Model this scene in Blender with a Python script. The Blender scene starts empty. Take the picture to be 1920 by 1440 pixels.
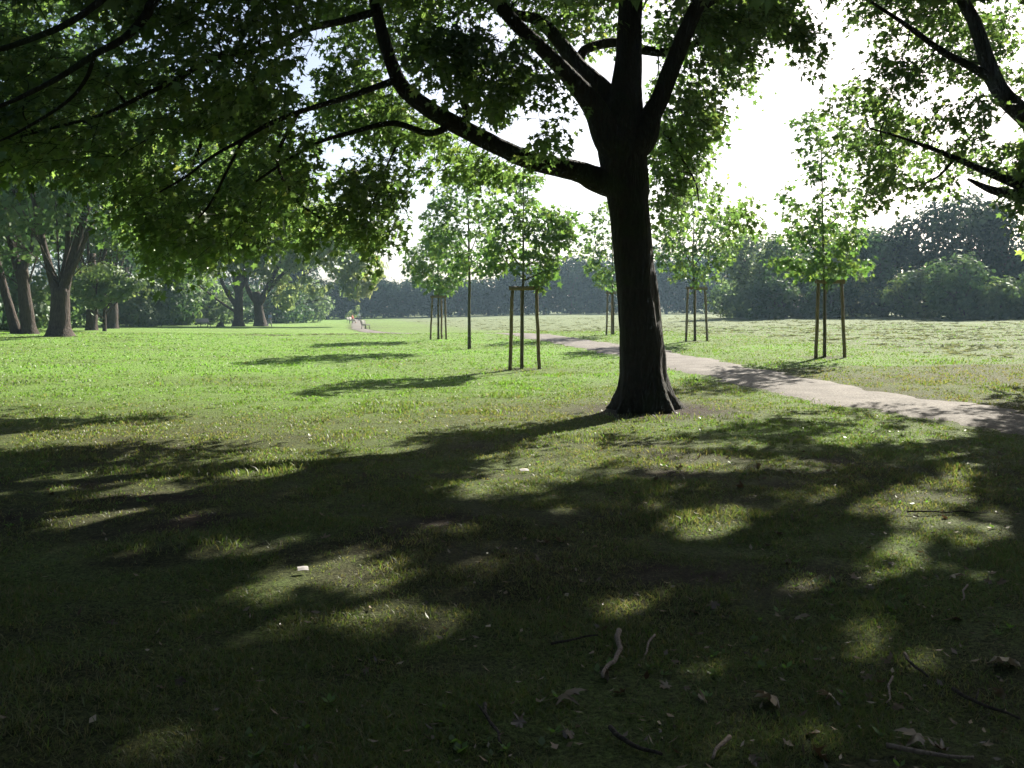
import bpy, math, random
import numpy as np
from mathutils import Vector

RNG = np.random.default_rng(7)
random.seed(7)
F, CX, HY, CH = 1800.0, 960.0, 575.0, 1.7          # focal length / principal point of a 1920 px wide view, eye height
SUN_AZ, SUN_EL = math.radians(31), math.radians(32)
SX = math.sin(SUN_AZ) / math.tan(SUN_EL)            # shadow offset per metre of height
SY = math.cos(SUN_AZ) / math.tan(SUN_EL)
C = bpy.context.scene.collection

# ------------------------------------------------------------------ helpers
def W(px, py, Y):
    return np.array([(px - CX) / F * Y, Y, CH + (HY - py) / F * Y])

def proj(p):
    p = np.atleast_2d(p)
    Y = np.where(p[:, 1] > 0.3, p[:, 1], 0.3)
    return CX + F * p[:, 0] / Y, HY - F * (p[:, 2] - CH) / Y

def vnoise(p, seed=0):
    p = np.asarray(p, float)
    i = np.floor(p).astype(np.int64)
    f = p - i
    f = f * f * (3 - 2 * f)
    out = np.zeros(len(p))
    for dx in (0, 1):
        for dy in (0, 1):
            for dz in (0, 1):
                h = (i[:, 0] + dx) * 374761393 + (i[:, 1] + dy) * 668265263 + (i[:, 2] + dz) * 2147483647 + seed * 1274126177
                h = (h ^ (h >> 13)) * 1274126177
                h = (h ^ (h >> 16)) & 0xFFFF
                w = (f[:, 0] if dx else 1 - f[:, 0]) * (f[:, 1] if dy else 1 - f[:, 1]) * (f[:, 2] if dz else 1 - f[:, 2])
                out += w * h / 65535.0
    return out

def fbm(p, seed=0, o=3):
    p = np.asarray(p, float)
    a, s, t = 1.0, 0, 0
    for k in range(o):
        s = s + a * vnoise(p * 2 ** k, seed + k)
        t += a
        a *= .5
    return s / t

def n2(x, y, sc, seed=0, o=3):
    x = np.asarray(x, float).ravel(); y = np.asarray(y, float).ravel()
    return fbm(np.stack([x / sc, y / sc, np.zeros_like(x) + .37], 1), seed, o)

def inpoly(px, py, poly):
    px = np.asarray(px); py = np.asarray(py)
    c = np.zeros(px.shape, bool)
    n = len(poly)
    for i in range(n):
        x1, y1 = poly[i]; x2, y2 = poly[(i + 1) % n]
        if y1 == y2: continue
        k = ((y1 > py) != (y2 > py)) & (px < (x2 - x1) * (py - y1) / (y2 - y1) + x1)
        c ^= k
    return c

def raw_mesh(name, V, Fc, mat, tint=None, smooth=False):
    """V (n,3); Fc: list of (m,k) int arrays."""
    me = bpy.data.meshes.new(name)
    V = np.ascontiguousarray(V, dtype=np.float32)
    me.vertices.add(len(V)); me.vertices.foreach_set('co', V.ravel())
    Fc = [np.asarray(f, np.int32) for f in Fc if len(f)]
    if Fc:
        loops = np.concatenate([f.ravel() for f in Fc])
        tot = np.concatenate([np.full(len(f), f.shape[1], np.int32) for f in Fc])
        st = np.concatenate([[0], np.cumsum(tot)[:-1]]).astype(np.int32)
        me.loops.add(len(loops)); me.loops.foreach_set('vertex_index', loops)
        me.polygons.add(len(tot)); me.polygons.foreach_set('loop_start', st); me.polygons.foreach_set('loop_total', tot)
        if smooth: me.polygons.foreach_set('use_smooth', np.ones(len(tot), bool))
    if tint is not None:
        for key, arr in (tint.items() if isinstance(tint, dict) else [('tint', tint)]):
            a = me.attributes.new(key, 'FLOAT', 'POINT')
            a.data.foreach_set('value', np.asarray(arr, np.float32))
    me.update(calc_edges=True)
    if mat: me.materials.append(mat)
    return me

def link(name, me, parent=None, loc=None):
    o = bpy.data.objects.new(name, me)
    C.objects.link(o)
    if parent is not None: o.parent = parent
    if loc is not None: o.location = loc
    return o

def tag(o, label=None, cat=None, group=None, kind=None):
    if label: o['label'] = label
    if cat: o['category'] = cat
    if group: o['group'] = group
    if kind: o['kind'] = kind
    return o

def empty(name, loc, label, cat, group=None, rz=0):
    o = bpy.data.objects.new(name, None)
    C.objects.link(o); o.location = loc; o.rotation_euler = (0, 0, rz); o.empty_display_size = .2
    return tag(o, label, cat, group)

class MB:
    """collects shapes, builds ONE mesh"""
    def __init__(s): s.V = []; s.F = {}; s.n = 0; s.T = []
    def add(s, V, faces, t=.5):
        V = np.asarray(V, float)
        for f in faces:
            f = np.asarray(f)
            if f.ndim == 1: f = f[None]
            s.F.setdefault(f.shape[1], []).append(f + s.n)
        s.V.append(V); s.T.append(np.full(len(V), t) if np.isscalar(t) else t); s.n += len(V)
    def box(s, c, d, rot=None, t=.5):
        x, y, z = np.array(d) / 2
        v = np.array([[-x,-y,-z],[x,-y,-z],[x,y,-z],[-x,y,-z],[-x,-y,z],[x,-y,z],[x,y,z],[-x,y,z]])
        if rot is not None: v = v @ np.array(rot).T
        s.add(v + np.array(c), [np.array([[0,3,2,1],[4,5,6,7],[0,1,5,4],[1,2,6,5],[2,3,7,6],[3,0,4,7]])], t)
    def tube(s, P, R, n=8, cap=True, noise=0, t=.5, lobes=None, step=None):
        P = np.asarray(P, float); R = np.asarray(R, float)
        k = len(P)
        T = np.gradient(P, axis=0); T /= np.linalg.norm(T, axis=1)[:, None] + 1e-9
        up = np.array([1., 0, 0]) if abs(T[0][0]) < .8 else np.array([0, 1., 0])
        A = np.empty_like(P)
        a = np.cross(T[0], up); a /= np.linalg.norm(a)
        for i in range(k):
            a = a - T[i] * np.dot(a, T[i]); a /= np.linalg.norm(a) + 1e-9
            A[i] = a
        B = np.cross(T, A)
        th = np.arange(n) / n * 2 * np.pi
        rr = R[:, None] * np.ones(n)[None]
        if lobes is not None: rr = rr * lobes(P, A, B, th)
        V = P[:, None] + rr[..., None] * (np.cos(th)[None, :, None] * A[:, None] + np.sin(th)[None, :, None] * B[:, None])
        V = V.reshape(-1, 3)
        if noise:
            sc = np.repeat(R, n)
            q = (fbm(V * np.array([5, 5, 1.6]), 3, 3) - .5) * 2
            cen = np.repeat(P, n, 0)
            V = V + (V - cen) * (q * noise)[:, None]
        i = np.arange(k - 1)[:, None] * n; j = np.arange(n)[None]
        q = np.stack([i + j, i + (j + 1) % n, i + n + (j + 1) % n, i + n + j], -1).reshape(-1, 4)
        faces = [q]
        if cap:
            V = np.vstack([V, P[:1] , P[-1:]])
            b = k * n
            jj = np.arange(n)
            faces += [np.stack([jj * 0 + b, (jj + 1) % n, jj], 1), np.stack([jj * 0 + b + 1, (k - 1) * n + jj, (k - 1) * n + (jj + 1) % n], 1)]
        s.add(V, faces, t)
    def mesh(s, name, mat, smooth=False):
        V = np.vstack(s.V); Fc = [np.vstack(v) for v in s.F.values()]
        return raw_mesh(name, V, Fc, mat, np.concatenate(s.T), smooth)
    def build(s, name, mat, parent=None, smooth=False, loc=None):
        return link(name, s.mesh(name, mat, smooth), parent, loc)

def spline(P, R, seg=6):
    """Catmull-Rom through points with radii"""
    P = np.asarray(P, float); R = np.asarray(R, float)
    if len(P) == 2:
        t = np.linspace(0, 1, seg + 1)[:, None]
        return P[0] + (P[1] - P[0]) * t, (R[0] + (R[1] - R[0]) * t[:, 0])
    Q = np.vstack([2 * P[0] - P[1], P, 2 * P[-1] - P[-2]])
    out, rad = [], []
    for i in range(1, len(Q) - 2):
        for t in np.arange(seg) / seg:
            a, b, c, d = Q[i - 1], Q[i], Q[i + 1], Q[i + 2]
            out.append(.5 * (2 * b + (c - a) * t + (2 * a - 5 * b + 4 * c - d) * t * t + (-a + 3 * b - 3 * c + d) * t ** 3))
            rad.append(R[i - 1] + (R[i] - R[i - 1]) * t)
    out.append(P[-1]); rad.append(R[-1])
    return np.array(out), np.array(rad)

# ------------------------------------------------------------------ materials
def nodes(name):
    m = bpy.data.materials.new(name); m.use_nodes = True
    nt = m.node_tree; nt.nodes.clear()
    return m, nt, nt.nodes.new, nt.links.new

def ramp(nt, stops):
    r = nt.nodes.new('ShaderNodeValToRGB')
    el = r.color_ramp.elements
    while len(el) < len(stops): el.new(.5)
    for e, (p, c) in zip(el, stops):
        e.position = p; e.color = (*c, 1)
    return r

def leaf_material(name, stops, trans=.5, tcol=1.6, gloss=.06, rough=.45):
    m, nt, N, L = nodes(name)
    at = N('ShaderNodeAttribute'); at.attribute_name = 'tint'
    r = ramp(nt, stops); L(at.outputs['Fac'], r.inputs[0])
    d = N('ShaderNodeBsdfDiffuse'); L(r.outputs[0], d.inputs['Color'])
    mul = N('ShaderNodeMix'); mul.data_type = 'RGBA'; mul.blend_type = 'MULTIPLY'; mul.inputs[0].default_value = 1
    mul.clamp_result = False
    L(r.outputs[0], mul.inputs[6]); mul.inputs[7].default_value = (tcol * 1.10, tcol * 1.05, tcol * .85, 1)
    t = N('ShaderNodeBsdfTranslucent'); L(mul.outputs[2], t.inputs['Color'])
    mx = N('ShaderNodeMixShader'); mx.inputs[0].default_value = trans
    L(d.outputs[0], mx.inputs[1]); L(t.outputs[0], mx.inputs[2])
    g = N('ShaderNodeBsdfGlossy'); g.inputs['Roughness'].default_value = rough; g.inputs['Color'].default_value = (.9, .95, .9, 1)
    m2 = N('ShaderNodeMixShader'); m2.inputs[0].default_value = gloss
    L(mx.outputs[0], m2.inputs[1]); L(g.outputs[0], m2.inputs[2])
    o = N('ShaderNodeOutputMaterial'); L(m2.outputs[0], o.inputs[0])
    return m

def bark_material(name, dark, light, scale=6, bump=.6, moss=None):
    m, nt, N, L = nodes(name)
    tc = N('ShaderNodeTexCoord'); mp = N('ShaderNodeMapping'); mp.inputs['Scale'].default_value = (scale, scale, scale * .22)
    L(tc.outputs['Object'], mp.inputs[0])
    n1 = N('ShaderNodeTexNoise'); n1.inputs['Scale'].default_value = 2.5; n1.inputs['Detail'].default_value = 8; L(mp.outputs[0], n1.inputs['Vector'])
    vo = N('ShaderNodeTexVoronoi'); vo.feature = 'DISTANCE_TO_EDGE'; vo.inputs['Scale'].default_value = 3.2
    ad = N('ShaderNodeMix'); ad.data_type = 'RGBA'; ad.inputs[0].default_value = .25
    L(mp.outputs[0], ad.inputs[6]); L(n1.outputs['Color'], ad.inputs[7]); L(ad.outputs[2], vo.inputs['Vector'])
    r = ramp(nt, [(.0, dark), (.35, tuple((np.array(dark) + light) / 2)), (1, light)])
    ml = N('ShaderNodeMath'); ml.operation = 'MULTIPLY_ADD'; ml.inputs[1].default_value = .9
    L(vo.outputs['Distance'], ml.inputs[0]); L(n1.outputs['Fac'], ml.inputs[2]); 
    sb = N('ShaderNodeMath'); sb.operation = 'SUBTRACT'; sb.inputs[1].default_value = .2; L(ml.outputs[0], sb.inputs[0])
    L(sb.outputs[0], r.inputs[0])
    col = r.outputs[0]
    if moss:
        n2_ = N('ShaderNodeTexNoise'); n2_.inputs['Scale'].default_value = 1.6; n2_.inputs['Detail'].default_value = 5
        L(tc.outputs['Object'], n2_.inputs['Vector'])
        rr = ramp(nt, [(.52, (0, 0, 0)), (.68, (1, 1, 1))]); L(n2_.outputs['Fac'], rr.inputs[0])
        mm = N('ShaderNodeMix'); mm.data_type = 'RGBA'; L(rr.outputs[0], mm.inputs[0]); L(col, mm.inputs[6]); mm.inputs[7].default_value = (*moss, 1)
        col = mm.outputs[2]
    b = N('ShaderNodeBump'); b.inputs['Strength'].default_value = bump; b.inputs['Distance'].default_value = .08; L(sb.outputs[0], b.inputs['Height'])
    p = N('ShaderNodeBsdfPrincipled'); p.inputs['Roughness'].default_value = .9; p.inputs['Specular IOR Level'].default_value = .2
    L(col, p.inputs['Base Color']); L(b.outputs[0], p.inputs['Normal'])
    o = N('ShaderNodeOutputMaterial'); L(p.outputs[0], o.inputs[0])
    return m

def plain_material(name, c1, c2, scale=20, rough=.8, stretch=(1, 1, 1)):
    m, nt, N, L = nodes(name)
    tc = N('ShaderNodeTexCoord'); mp = N('ShaderNodeMapping'); mp.inputs['Scale'].default_value = stretch; L(tc.outputs['Object'], mp.inputs[0])
    n1 = N('ShaderNodeTexNoise'); n1.inputs['Scale'].default_value = scale; n1.inputs['Detail'].default_value = 6; L(mp.outputs[0], n1.inputs['Vector'])
    r = ramp(nt, [(.3, c1), (.7, c2)]); L(n1.outputs['Fac'], r.inputs[0])
    p = N('ShaderNodeBsdfPrincipled'); p.inputs['Roughness'].default_value = rough; p.inputs['Specular IOR Level'].default_value = .3
    L(r.outputs[0], p.inputs['Base Color'])
    b = N('ShaderNodeBump'); b.inputs['Strength'].default_value = .3; b.inputs['Distance'].default_value = .01; L(n1.outputs['Fac'], b.inputs['Height']); L(b.outputs[0], p.inputs['Normal'])
    o = N('ShaderNodeOutputMaterial'); L(p.outputs[0], o.inputs[0])
    return m

M_maple = leaf_material('maple_leaf', [(0, (.018, .038, .010)), (.5, (.036, .068, .018)), (.85, (.062, .098, .024)), (1, (.12, .13, .035))], .55, 3.7)
M_sap = leaf_material('sapling_leaf', [(0, (.028, .065, .016)), (.5, (.050, .105, .022)), (1, (.10, .14, .03))], .48, 2.4)
M_oak = leaf_material('dense_foliage', [(0, (.018, .045, .016)), (.5, (.035, .075, .024)), (1, (.07, .11, .035))], .38, 1.9, .025, .5)
M_willow = leaf_material('willow_foliage', [(0, (.045, .075, .035)), (.5, (.08, .12, .05)), (1, (.15, .17, .07))], .5, 2.6, .03, .5)
M_far = leaf_material('far_foliage', [(0, (.008, .022, .014)), (.5, (.018, .040, .020)), (1, (.045, .068, .03))], .3, 1.3, .02, .55)
M_bush = leaf_material('bush_foliage', [(0, (.03, .06, .02)), (.5, (.06, .10, .03)), (1, (.12, .15, .05))], .45, 2.2, .03, .5)
M_bark = bark_material('maple_bark', (.007, .006, .005), (.034, .028, .022), 7, .9, (.022, .028, .012))
M_bark2 = bark_material('grey_bark', (.018, .014, .012), (.085, .064, .050), 5, .8)
M_bark3 = bark_material('young_bark', (.05, .045, .03), (.13, .12, .08), 18, .3, (.07, .085, .035))
M_stake = plain_material('stake_wood', (.13, .092, .058), (.28, .21, .14), 14, .8, (3, 3, .3))
M_benchdark = plain_material('dark_bench_wood', (.02, .017, .014), (.045, .036, .028), 30, .6)
M_benchpale = plain_material('pale_bench_wood', (.35, .31, .26), (.5, .46, .4), 30, .6)
M_iron = plain_material('bench_iron', (.015, .015, .016), (.03, .03, .03), 30, .5)

def grass_material():
    m, nt, N, L = nodes('grass_blades')
    at = N('ShaderNodeAttribute'); at.attribute_name = 'tint'      # 0 dead straw/brown .. 1 lush green
    r = ramp(nt, [(0, (.075, .055, .036)), (.22, (.15, .13, .072)), (.42, (.072, .088, .033)), (.65, (.074, .116, .030)), (1, (.105, .20, .042))])
    L(at.outputs['Fac'], r.inputs[0])
    d = N('ShaderNodeBsdfDiffuse'); L(r.outputs[0], d.inputs['Color'])
    mul = N('ShaderNodeMix'); mul.data_type = 'RGBA'; mul.blend_type = 'MULTIPLY'; mul.inputs[0].default_value = 1
    L(r.outputs[0], mul.inputs[6]); mul.inputs[7].default_value = (1.8, 2.0, 1.0, 1)
    t = N('ShaderNodeBsdfTranslucent'); L(mul.outputs[2], t.inputs['Color'])
    mx = N('ShaderNodeMixShader'); mx.inputs[0].default_value = .5; L(d.outputs[0], mx.inputs[1]); L(t.outputs[0], mx.inputs[2])
    g = N('ShaderNodeBsdfGlossy'); g.inputs['Roughness'].default_value = .5
    m2 = N('ShaderNodeMixShader'); m2.inputs[0].default_value = .04; L(mx.outputs[0], m2.inputs[1]); L(g.outputs[0], m2.inputs[2])
    o = N('ShaderNodeOutputMaterial'); L(m2.outputs[0], o.inputs[0])
    return m
M_grass = grass_material()

def ground_material():
    m, nt, N, L = nodes('park_ground')
    at = N('ShaderNodeAttribute'); at.attribute_name = 'green'
    dr = N('ShaderNodeAttribute'); dr.attribute_name = 'dirt_shade'
    me = N('ShaderNodeAttribute'); me.attribute_name = 'meadow'
    geo = N('ShaderNodeNewGeometry')
    n1 = N('ShaderNodeTexNoise'); n1.inputs['Scale'].default_value = 9; n1.inputs['Detail'].default_value = 9; n1.inputs['Roughness'].default_value = .7
    L(geo.outputs['Position'], n1.inputs['Vector'])
    nb = N('ShaderNodeTexNoise'); nb.inputs['Scale'].default_value = .9; nb.inputs['Detail'].default_value = 6
    L(geo.outputs['Position'], nb.inputs['Vector'])
    # grass colour from dry olive to lush
    ma = N('ShaderNodeMath'); ma.operation = 'MULTIPLY_ADD'; ma.inputs[1].default_value = .7; L(n1.outputs['Fac'], ma.inputs[0])
    L(at.outputs['Fac'], ma.inputs[2])
    mb = N('ShaderNodeMath'); mb.operation = 'MULTIPLY_ADD'; mb.inputs[1].default_value = .35; L(nb.outputs['Fac'], mb.inputs[0]); L(ma.outputs[0], mb.inputs[2])
    mc = N('ShaderNodeMath'); mc.operation = 'SUBTRACT'; mc.inputs[1].default_value = .52; L(mb.outputs[0], mc.inputs[0])
    r = ramp(nt, [(0, (.075, .058, .034)), (.3, (.07, .074, .032)), (.6, (.10, .142, .042)), (1, (.135, .23, .05))])
    L(mc.outputs[0], r.inputs[0])
    # pale mown meadow
    wn = N('ShaderNodeTexNoise'); wn.inputs['Scale'].default_value = 1.6; wn.inputs['Detail'].default_value = 7
    mpm = N('ShaderNodeMapping'); mpm.inputs['Scale'].default_value = (.5, 1.4, 1); mpm.inputs['Rotation'].default_value = (0, 0, -.15); L(geo.outputs['Position'], mpm.inputs[0]); L(mpm.outputs[0], wn.inputs['Vector'])
    rm = ramp(nt, [(.3, (.075, .098, .045)), (.5, (.118, .15, .07)), (.7, (.155, .182, .094))]); L(wn.outputs['Fac'], rm.inputs[0])
    m1 = N('ShaderNodeMix'); m1.data_type = 'RGBA'; L(me.outputs['Fac'], m1.inputs[0]); L(r.outputs[0], m1.inputs[6]); L(rm.outputs[0], m1.inputs[7])
    # dirt
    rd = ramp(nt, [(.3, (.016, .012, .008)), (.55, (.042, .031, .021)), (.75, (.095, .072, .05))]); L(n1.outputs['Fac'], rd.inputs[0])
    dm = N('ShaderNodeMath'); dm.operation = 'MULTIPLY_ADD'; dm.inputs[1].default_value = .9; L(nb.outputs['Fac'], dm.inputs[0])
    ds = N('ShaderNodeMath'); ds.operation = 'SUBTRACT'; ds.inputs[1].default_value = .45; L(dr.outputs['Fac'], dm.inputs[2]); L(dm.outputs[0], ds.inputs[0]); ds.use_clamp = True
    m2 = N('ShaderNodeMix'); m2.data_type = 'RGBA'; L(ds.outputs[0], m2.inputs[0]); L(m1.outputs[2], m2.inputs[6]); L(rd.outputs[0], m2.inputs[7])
    nf = N('ShaderNodeTexNoise'); nf.inputs['Scale'].default_value = 42; nf.inputs['Detail'].default_value = 7; nf.inputs['Roughness'].default_value = .75; nf.inputs['Distortion'].default_value = .6
    L(geo.outputs['Position'], nf.inputs['Vector'])
    rf = ramp(nt, [(.36, (.22, .21, .19)), (.5, (.95, .95, .93)), (.62, (1.75, 1.72, 1.6))]); L(nf.outputs['Fac'], rf.inputs[0])
    m3 = N('ShaderNodeMix'); m3.data_type = 'RGBA'; m3.blend_type = 'MULTIPLY'; m3.inputs[0].default_value = 1; L(m2.outputs[2], m3.inputs[6]); L(rf.outputs[0], m3.inputs[7])
    hs = N('ShaderNodeMath'); hs.operation = 'ADD'; L(n1.outputs['Fac'], hs.inputs[0]); L(nf.outputs['Fac'], hs.inputs[1])
    b = N('ShaderNodeBump'); b.inputs['Strength'].default_value = .9; b.inputs['Distance'].default_value = .05; L(hs.outputs[0], b.inputs['Height'])
    p = N('ShaderNodeBsdfPrincipled'); p.inputs['Roughness'].default_value = .95; p.inputs['Specular IOR Level'].default_value = .1
    L(m3.outputs[2], p.inputs['Base Color']); L(b.outputs[0], p.inputs['Normal'])
    o = N('ShaderNodeOutputMaterial'); L(p.outputs[0], o.inputs[0])
    return m

def path_material():
    m, nt, N, L = nodes('gravel_path')
    geo = N('ShaderNodeNewGeometry')
    n1 = N('ShaderNodeTexNoise'); n1.inputs['Scale'].default_value = 30; n1.inputs['Detail'].default_value = 8; L(geo.outputs['Position'], n1.inputs['Vector'])
    n3 = N('ShaderNodeTexNoise'); n3.inputs['Scale'].default_value = 1.3; n3.inputs['Detail'].default_value = 5; L(geo.outputs['Position'], n3.inputs['Vector'])
    r = ramp(nt, [(.25, (.052, .047, .041)), (.5, (.125, .112, .100)), (.75, (.225, .205, .186))])
    mm = N('ShaderNodeMath'); mm.operation = 'MULTIPLY_ADD'; mm.inputs[1].default_value = .5; L(n3.outputs['Fac'], mm.inputs[0]); L(n1.outputs['Fac'], mm.inputs[2])
    ss = N('ShaderNodeMath'); ss.operation = 'SUBTRACT'; ss.inputs[1].default_value = .25; L(mm.outputs[0], ss.inputs[0]); L(ss.outputs[0], r.inputs[0])
    b = N('ShaderNodeBump'); b.inputs['Strength'].default_value = .6; b.inputs['Distance'].default_value = .02; L(n1.outputs['Fac'], b.inputs['Height'])
    p = N('ShaderNodeBsdfPrincipled'); p.inputs['Roughness'].default_value = .95; p.inputs['Specular IOR Level'].default_value = .15
    L(r.outputs[0], p.inputs['Base Color']); L(b.outputs[0], p.inputs['Normal'])
    o = N('ShaderNodeOutputMaterial'); L(p.outputs[0], o.inputs[0])
    return m

# ------------------------------------------------------------------ terrain
CTRL = np.array([
    (0,0,0),(0,8,0),(-9,9,0),(9,8,0),(2.05,15.7,0),(6,18,.05),(.26,26,0),(9,27.7,.24),(7.6,39.6,.27),(5.2,50,.23),(-3.7,49,.02),(-1.7,38,0),
    (20,30,.32),(35,80,.7),(60,80,.85),(23,100,.5),(5,200,0),(25,200,.1),(-4,53,.17),(-4,62,-.14),(-9,75,-.32),(-14.7,96,-.55),(-26,95,-.45),
    (-27,105,-.55),(-29,150,-.95),(-31,190,-1.15),(-24,52,.07),(-45,60,.12),(-50,100,-.2),(-10,30,0),(-20,30,.05),(15,15,.12),(-15,15,.0),
    (40,40,.6),(-60,200,-1),(80,200,.6),(0,-40,0),(60,-40,.2),(-60,-40,0),(0,130,-.15),(-10,150,-.5),
    (300,0,1),(-300,0,0),(0,400,0),(300,400,1),(-300,400,-1),(0,-300,0),(300,-300,0),(-300,-300,0)], float)
def _tps_solve():
    P = CTRL[:, :2]; n = len(P)
    D = np.sqrt(((P[:, None] - P[None]) ** 2).sum(-1) + 9.0)
    A = np.zeros((n + 1, n + 1)); A[:n, :n] = -D - np.eye(n) * -.0; A[:n, n] = 1; A[n, :n] = 1
    return np.linalg.solve(A, np.append(CTRL[:, 2], 0))
_WT = _tps_solve()

PATH = [(10.6,6.2),(8.6,10.6),(7.35,13.9),(6.05,18.6),(4.95,26.0),(3.9,35),(1.2,51),(-2.2,60),(-6,67),(-10.5,75),(-13.2,86),(-16.0,100),(-21.0,130),(-27.5,170),(-33,205),(-38,240)]
_pp, _ = spline([(a, b, 0) for a, b in PATH], np.ones(len(PATH)), 10)
PP = _pp[:, :2]
def pathdist(x, y):
    x = np.asarray(x, float).ravel(); y = np.asarray(y, float).ravel()
    best = np.full(len(x), 1e9)
    A = PP[:-1]; B = PP[1:]
    for a, b in zip(A, B):
        d = b - a; L2 = d @ d
        t = np.clip(((x - a[0]) * d[0] + (y - a[1]) * d[1]) / L2, 0, 1)
        best = np.minimum(best, (x - a[0] - t * d[0]) ** 2 + (y - a[1] - t * d[1]) ** 2)
    return np.sqrt(best)
def pathside(x, y):
    """+1 on the right (meadow) side"""
    x = np.asarray(x, float).ravel(); y = np.asarray(y, float).ravel()
    xs = np.interp(y, PP[:, 1], PP[:, 0])
    return np.where(x > xs, 1.0, -1.0)

def gz(x, y, rough=True):
    x = np.asarray(x, float); y = np.asarray(y, float); sh = x.shape
    x = x.ravel(); y = y.ravel()
    z = np.full(len(x), _WT[-1])
    for (a, b, _), w in zip(CTRL, _WT[:-1]):
        z -= w * np.sqrt((x - a) ** 2 + (y - b) ** 2 + 9.0)
    if rough:
        pd = pathdist(x, y)
        k = np.clip((pd - 1.3) / 1.0, 0, 1)
        z = z + k * (n2(x, y, 1.7, 11) - .5) * .09 + k * (n2(x, y, .45, 12, 2) - .5) * .03 + k * .02
    return z.reshape(sh)
def gz1(x, y): return float(gz(np.array([x]), np.array([y]))[0])

TREE = (2.05, 15.7)
def surf(x, y):
    """green 0..1, dirt 0..1, meadow 0..1"""
    x = np.asarray(x, float).ravel(); y = np.asarray(y, float).ravel()
    side = pathside(x, y); pd = pathdist(x, y)
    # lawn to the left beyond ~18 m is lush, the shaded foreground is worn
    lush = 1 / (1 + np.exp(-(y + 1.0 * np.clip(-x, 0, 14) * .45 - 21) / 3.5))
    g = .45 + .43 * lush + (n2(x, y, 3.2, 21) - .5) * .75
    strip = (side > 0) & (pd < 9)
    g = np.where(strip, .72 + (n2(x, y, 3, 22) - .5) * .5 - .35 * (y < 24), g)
    dirt_shade = np.clip((n2(x, y, 1.5, 31) - .42) * 3.0, 0, 1) * np.clip((14 - y) / 4, 0, 1) * .62  # bare soil, spread wider to deepen the foreground shade by colour
    dirt_shade += np.clip((n2(x, y, .5, 33, 2) - .52) * 4, 0, 1) * np.clip((15 - y) / 4, 0, 1) * .6
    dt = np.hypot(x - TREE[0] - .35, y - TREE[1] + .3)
    dirt_shade = np.maximum(dirt_shade, np.clip(1.7 - dt * .95, 0, 1))
    dirt_shade = np.maximum(dirt_shade, np.clip(1 - np.hypot((x - 1.6) / .55, (y - 9.7) / .5), 0, 1) * 1.2)
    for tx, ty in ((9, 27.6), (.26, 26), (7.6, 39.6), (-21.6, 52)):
        dirt_shade = np.maximum(dirt_shade, np.clip(1 - np.hypot(x - tx, (y - ty)) / 1.0, 0, 1) * .9)
    dirt_shade = np.maximum(dirt_shade, np.clip(1.25 - pd, 0, 1) * 1.2)
    edge = 7.0 + (n2(x, y, 6, 41) - .5) * 4
    mead = np.where(side > 0, np.clip((pd - edge) / 2.5, 0, 1), 0) * np.clip((y - 16) / 8, 0, 1)
    # patch of pale clippings left of the path in the distance
    patch = np.clip(1.3 - np.hypot((x + 11) / 6.5, (y - 61) / 10), 0, 1) * (n2(x, y, 1.8, 42) > .4)
    mead = np.clip(np.maximum(mead, patch), 0, 1)
    return np.clip(g, 0, 1), np.clip(dirt_shade, 0, 1), mead

def build_ground():
    ys = [-60, -40, -25, -15, -8, -4, 0]
    y = 1.0
    while y < 620:
        ys.append(y); y += max(.12, y * .014)
    xs = [0.0]; x = 0
    while x < 600:
        x += .16 if x < 6 else (.3 if x < 14 else (.6 if x < 40 else x * .05)); xs.append(x)
    xs = np.array(sorted(set([-a for a in xs] + xs))); ys = np.array(ys)
    X, Y = np.meshgrid(xs, ys); Z = gz(X, Y)
    V = np.stack([X.ravel(), Y.ravel(), Z.ravel()], 1)
    nx, ny = len(xs), len(ys)
    i = np.arange(ny - 1)[:, None] * nx + np.arange(nx - 1)[None]
    q = np.stack([i, i + 1, i + nx + 1, i + nx], -1).reshape(-1, 4)
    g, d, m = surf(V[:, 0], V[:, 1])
    me = raw_mesh('ground', V, [q], ground_material(), {'green': g, 'dirt_shade': d, 'meadow': m}, True)
    return tag(link('ground', me), 'sloping park lawn with worn shaded foreground and mown meadow', 'lawn', kind='structure')
build_ground()

def build_path():
    P = []
    for a, b in zip(PP[:-1], PP[1:]):
        n = max(2, int(np.hypot(*(b - a)) / .3))
        for t in np.arange(n) / n: P.append(a + (b - a) * t)
    P = np.array(P)
    T = np.gradient(P, axis=0); T /= np.linalg.norm(T, axis=1)[:, None]
    Nn = np.stack([T[:, 1], -T[:, 0]], 1)
    K = 9
    V = []
    s = np.arange(len(P)) * .3
    nar = np.interp(P[:, 1], [55, 85], [1, .62])
    wl = 1.02 + (fbm(np.stack([s / .6, s * 0, s * 0], 1), 5) - .5) * .85
    wr = 1.05 + (fbm(np.stack([s / .6, s * 0 + 7, s * 0], 1), 6) - .5) * .85
    for k in range(K):
        u = k / (K - 1)
        off = (-wl + (wl + wr) * u) * nar
        q = P + Nn * off[:, None]
        V.append(np.stack([q[:, 0], q[:, 1], gz(q[:, 0], q[:, 1], False) + .022 + .012 * (1 - (2 * u - 1) ** 2) - (.03 if k in (0, K - 1) else 0)], 1))
    V = np.stack(V, 1).reshape(-1, 3)
    i = np.arange(len(P) - 1)[:, None] * K + np.arange(K - 1)[None]
    q = np.stack([i, i + 1, i + K + 1, i + K], -1).reshape(-1, 4)
    tag(link('path', raw_mesh('path', V, [q], path_material(), None, True)), 'pale gravel footpath curving past the maple into the distance', 'path', kind='structure')
build_path()

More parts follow.
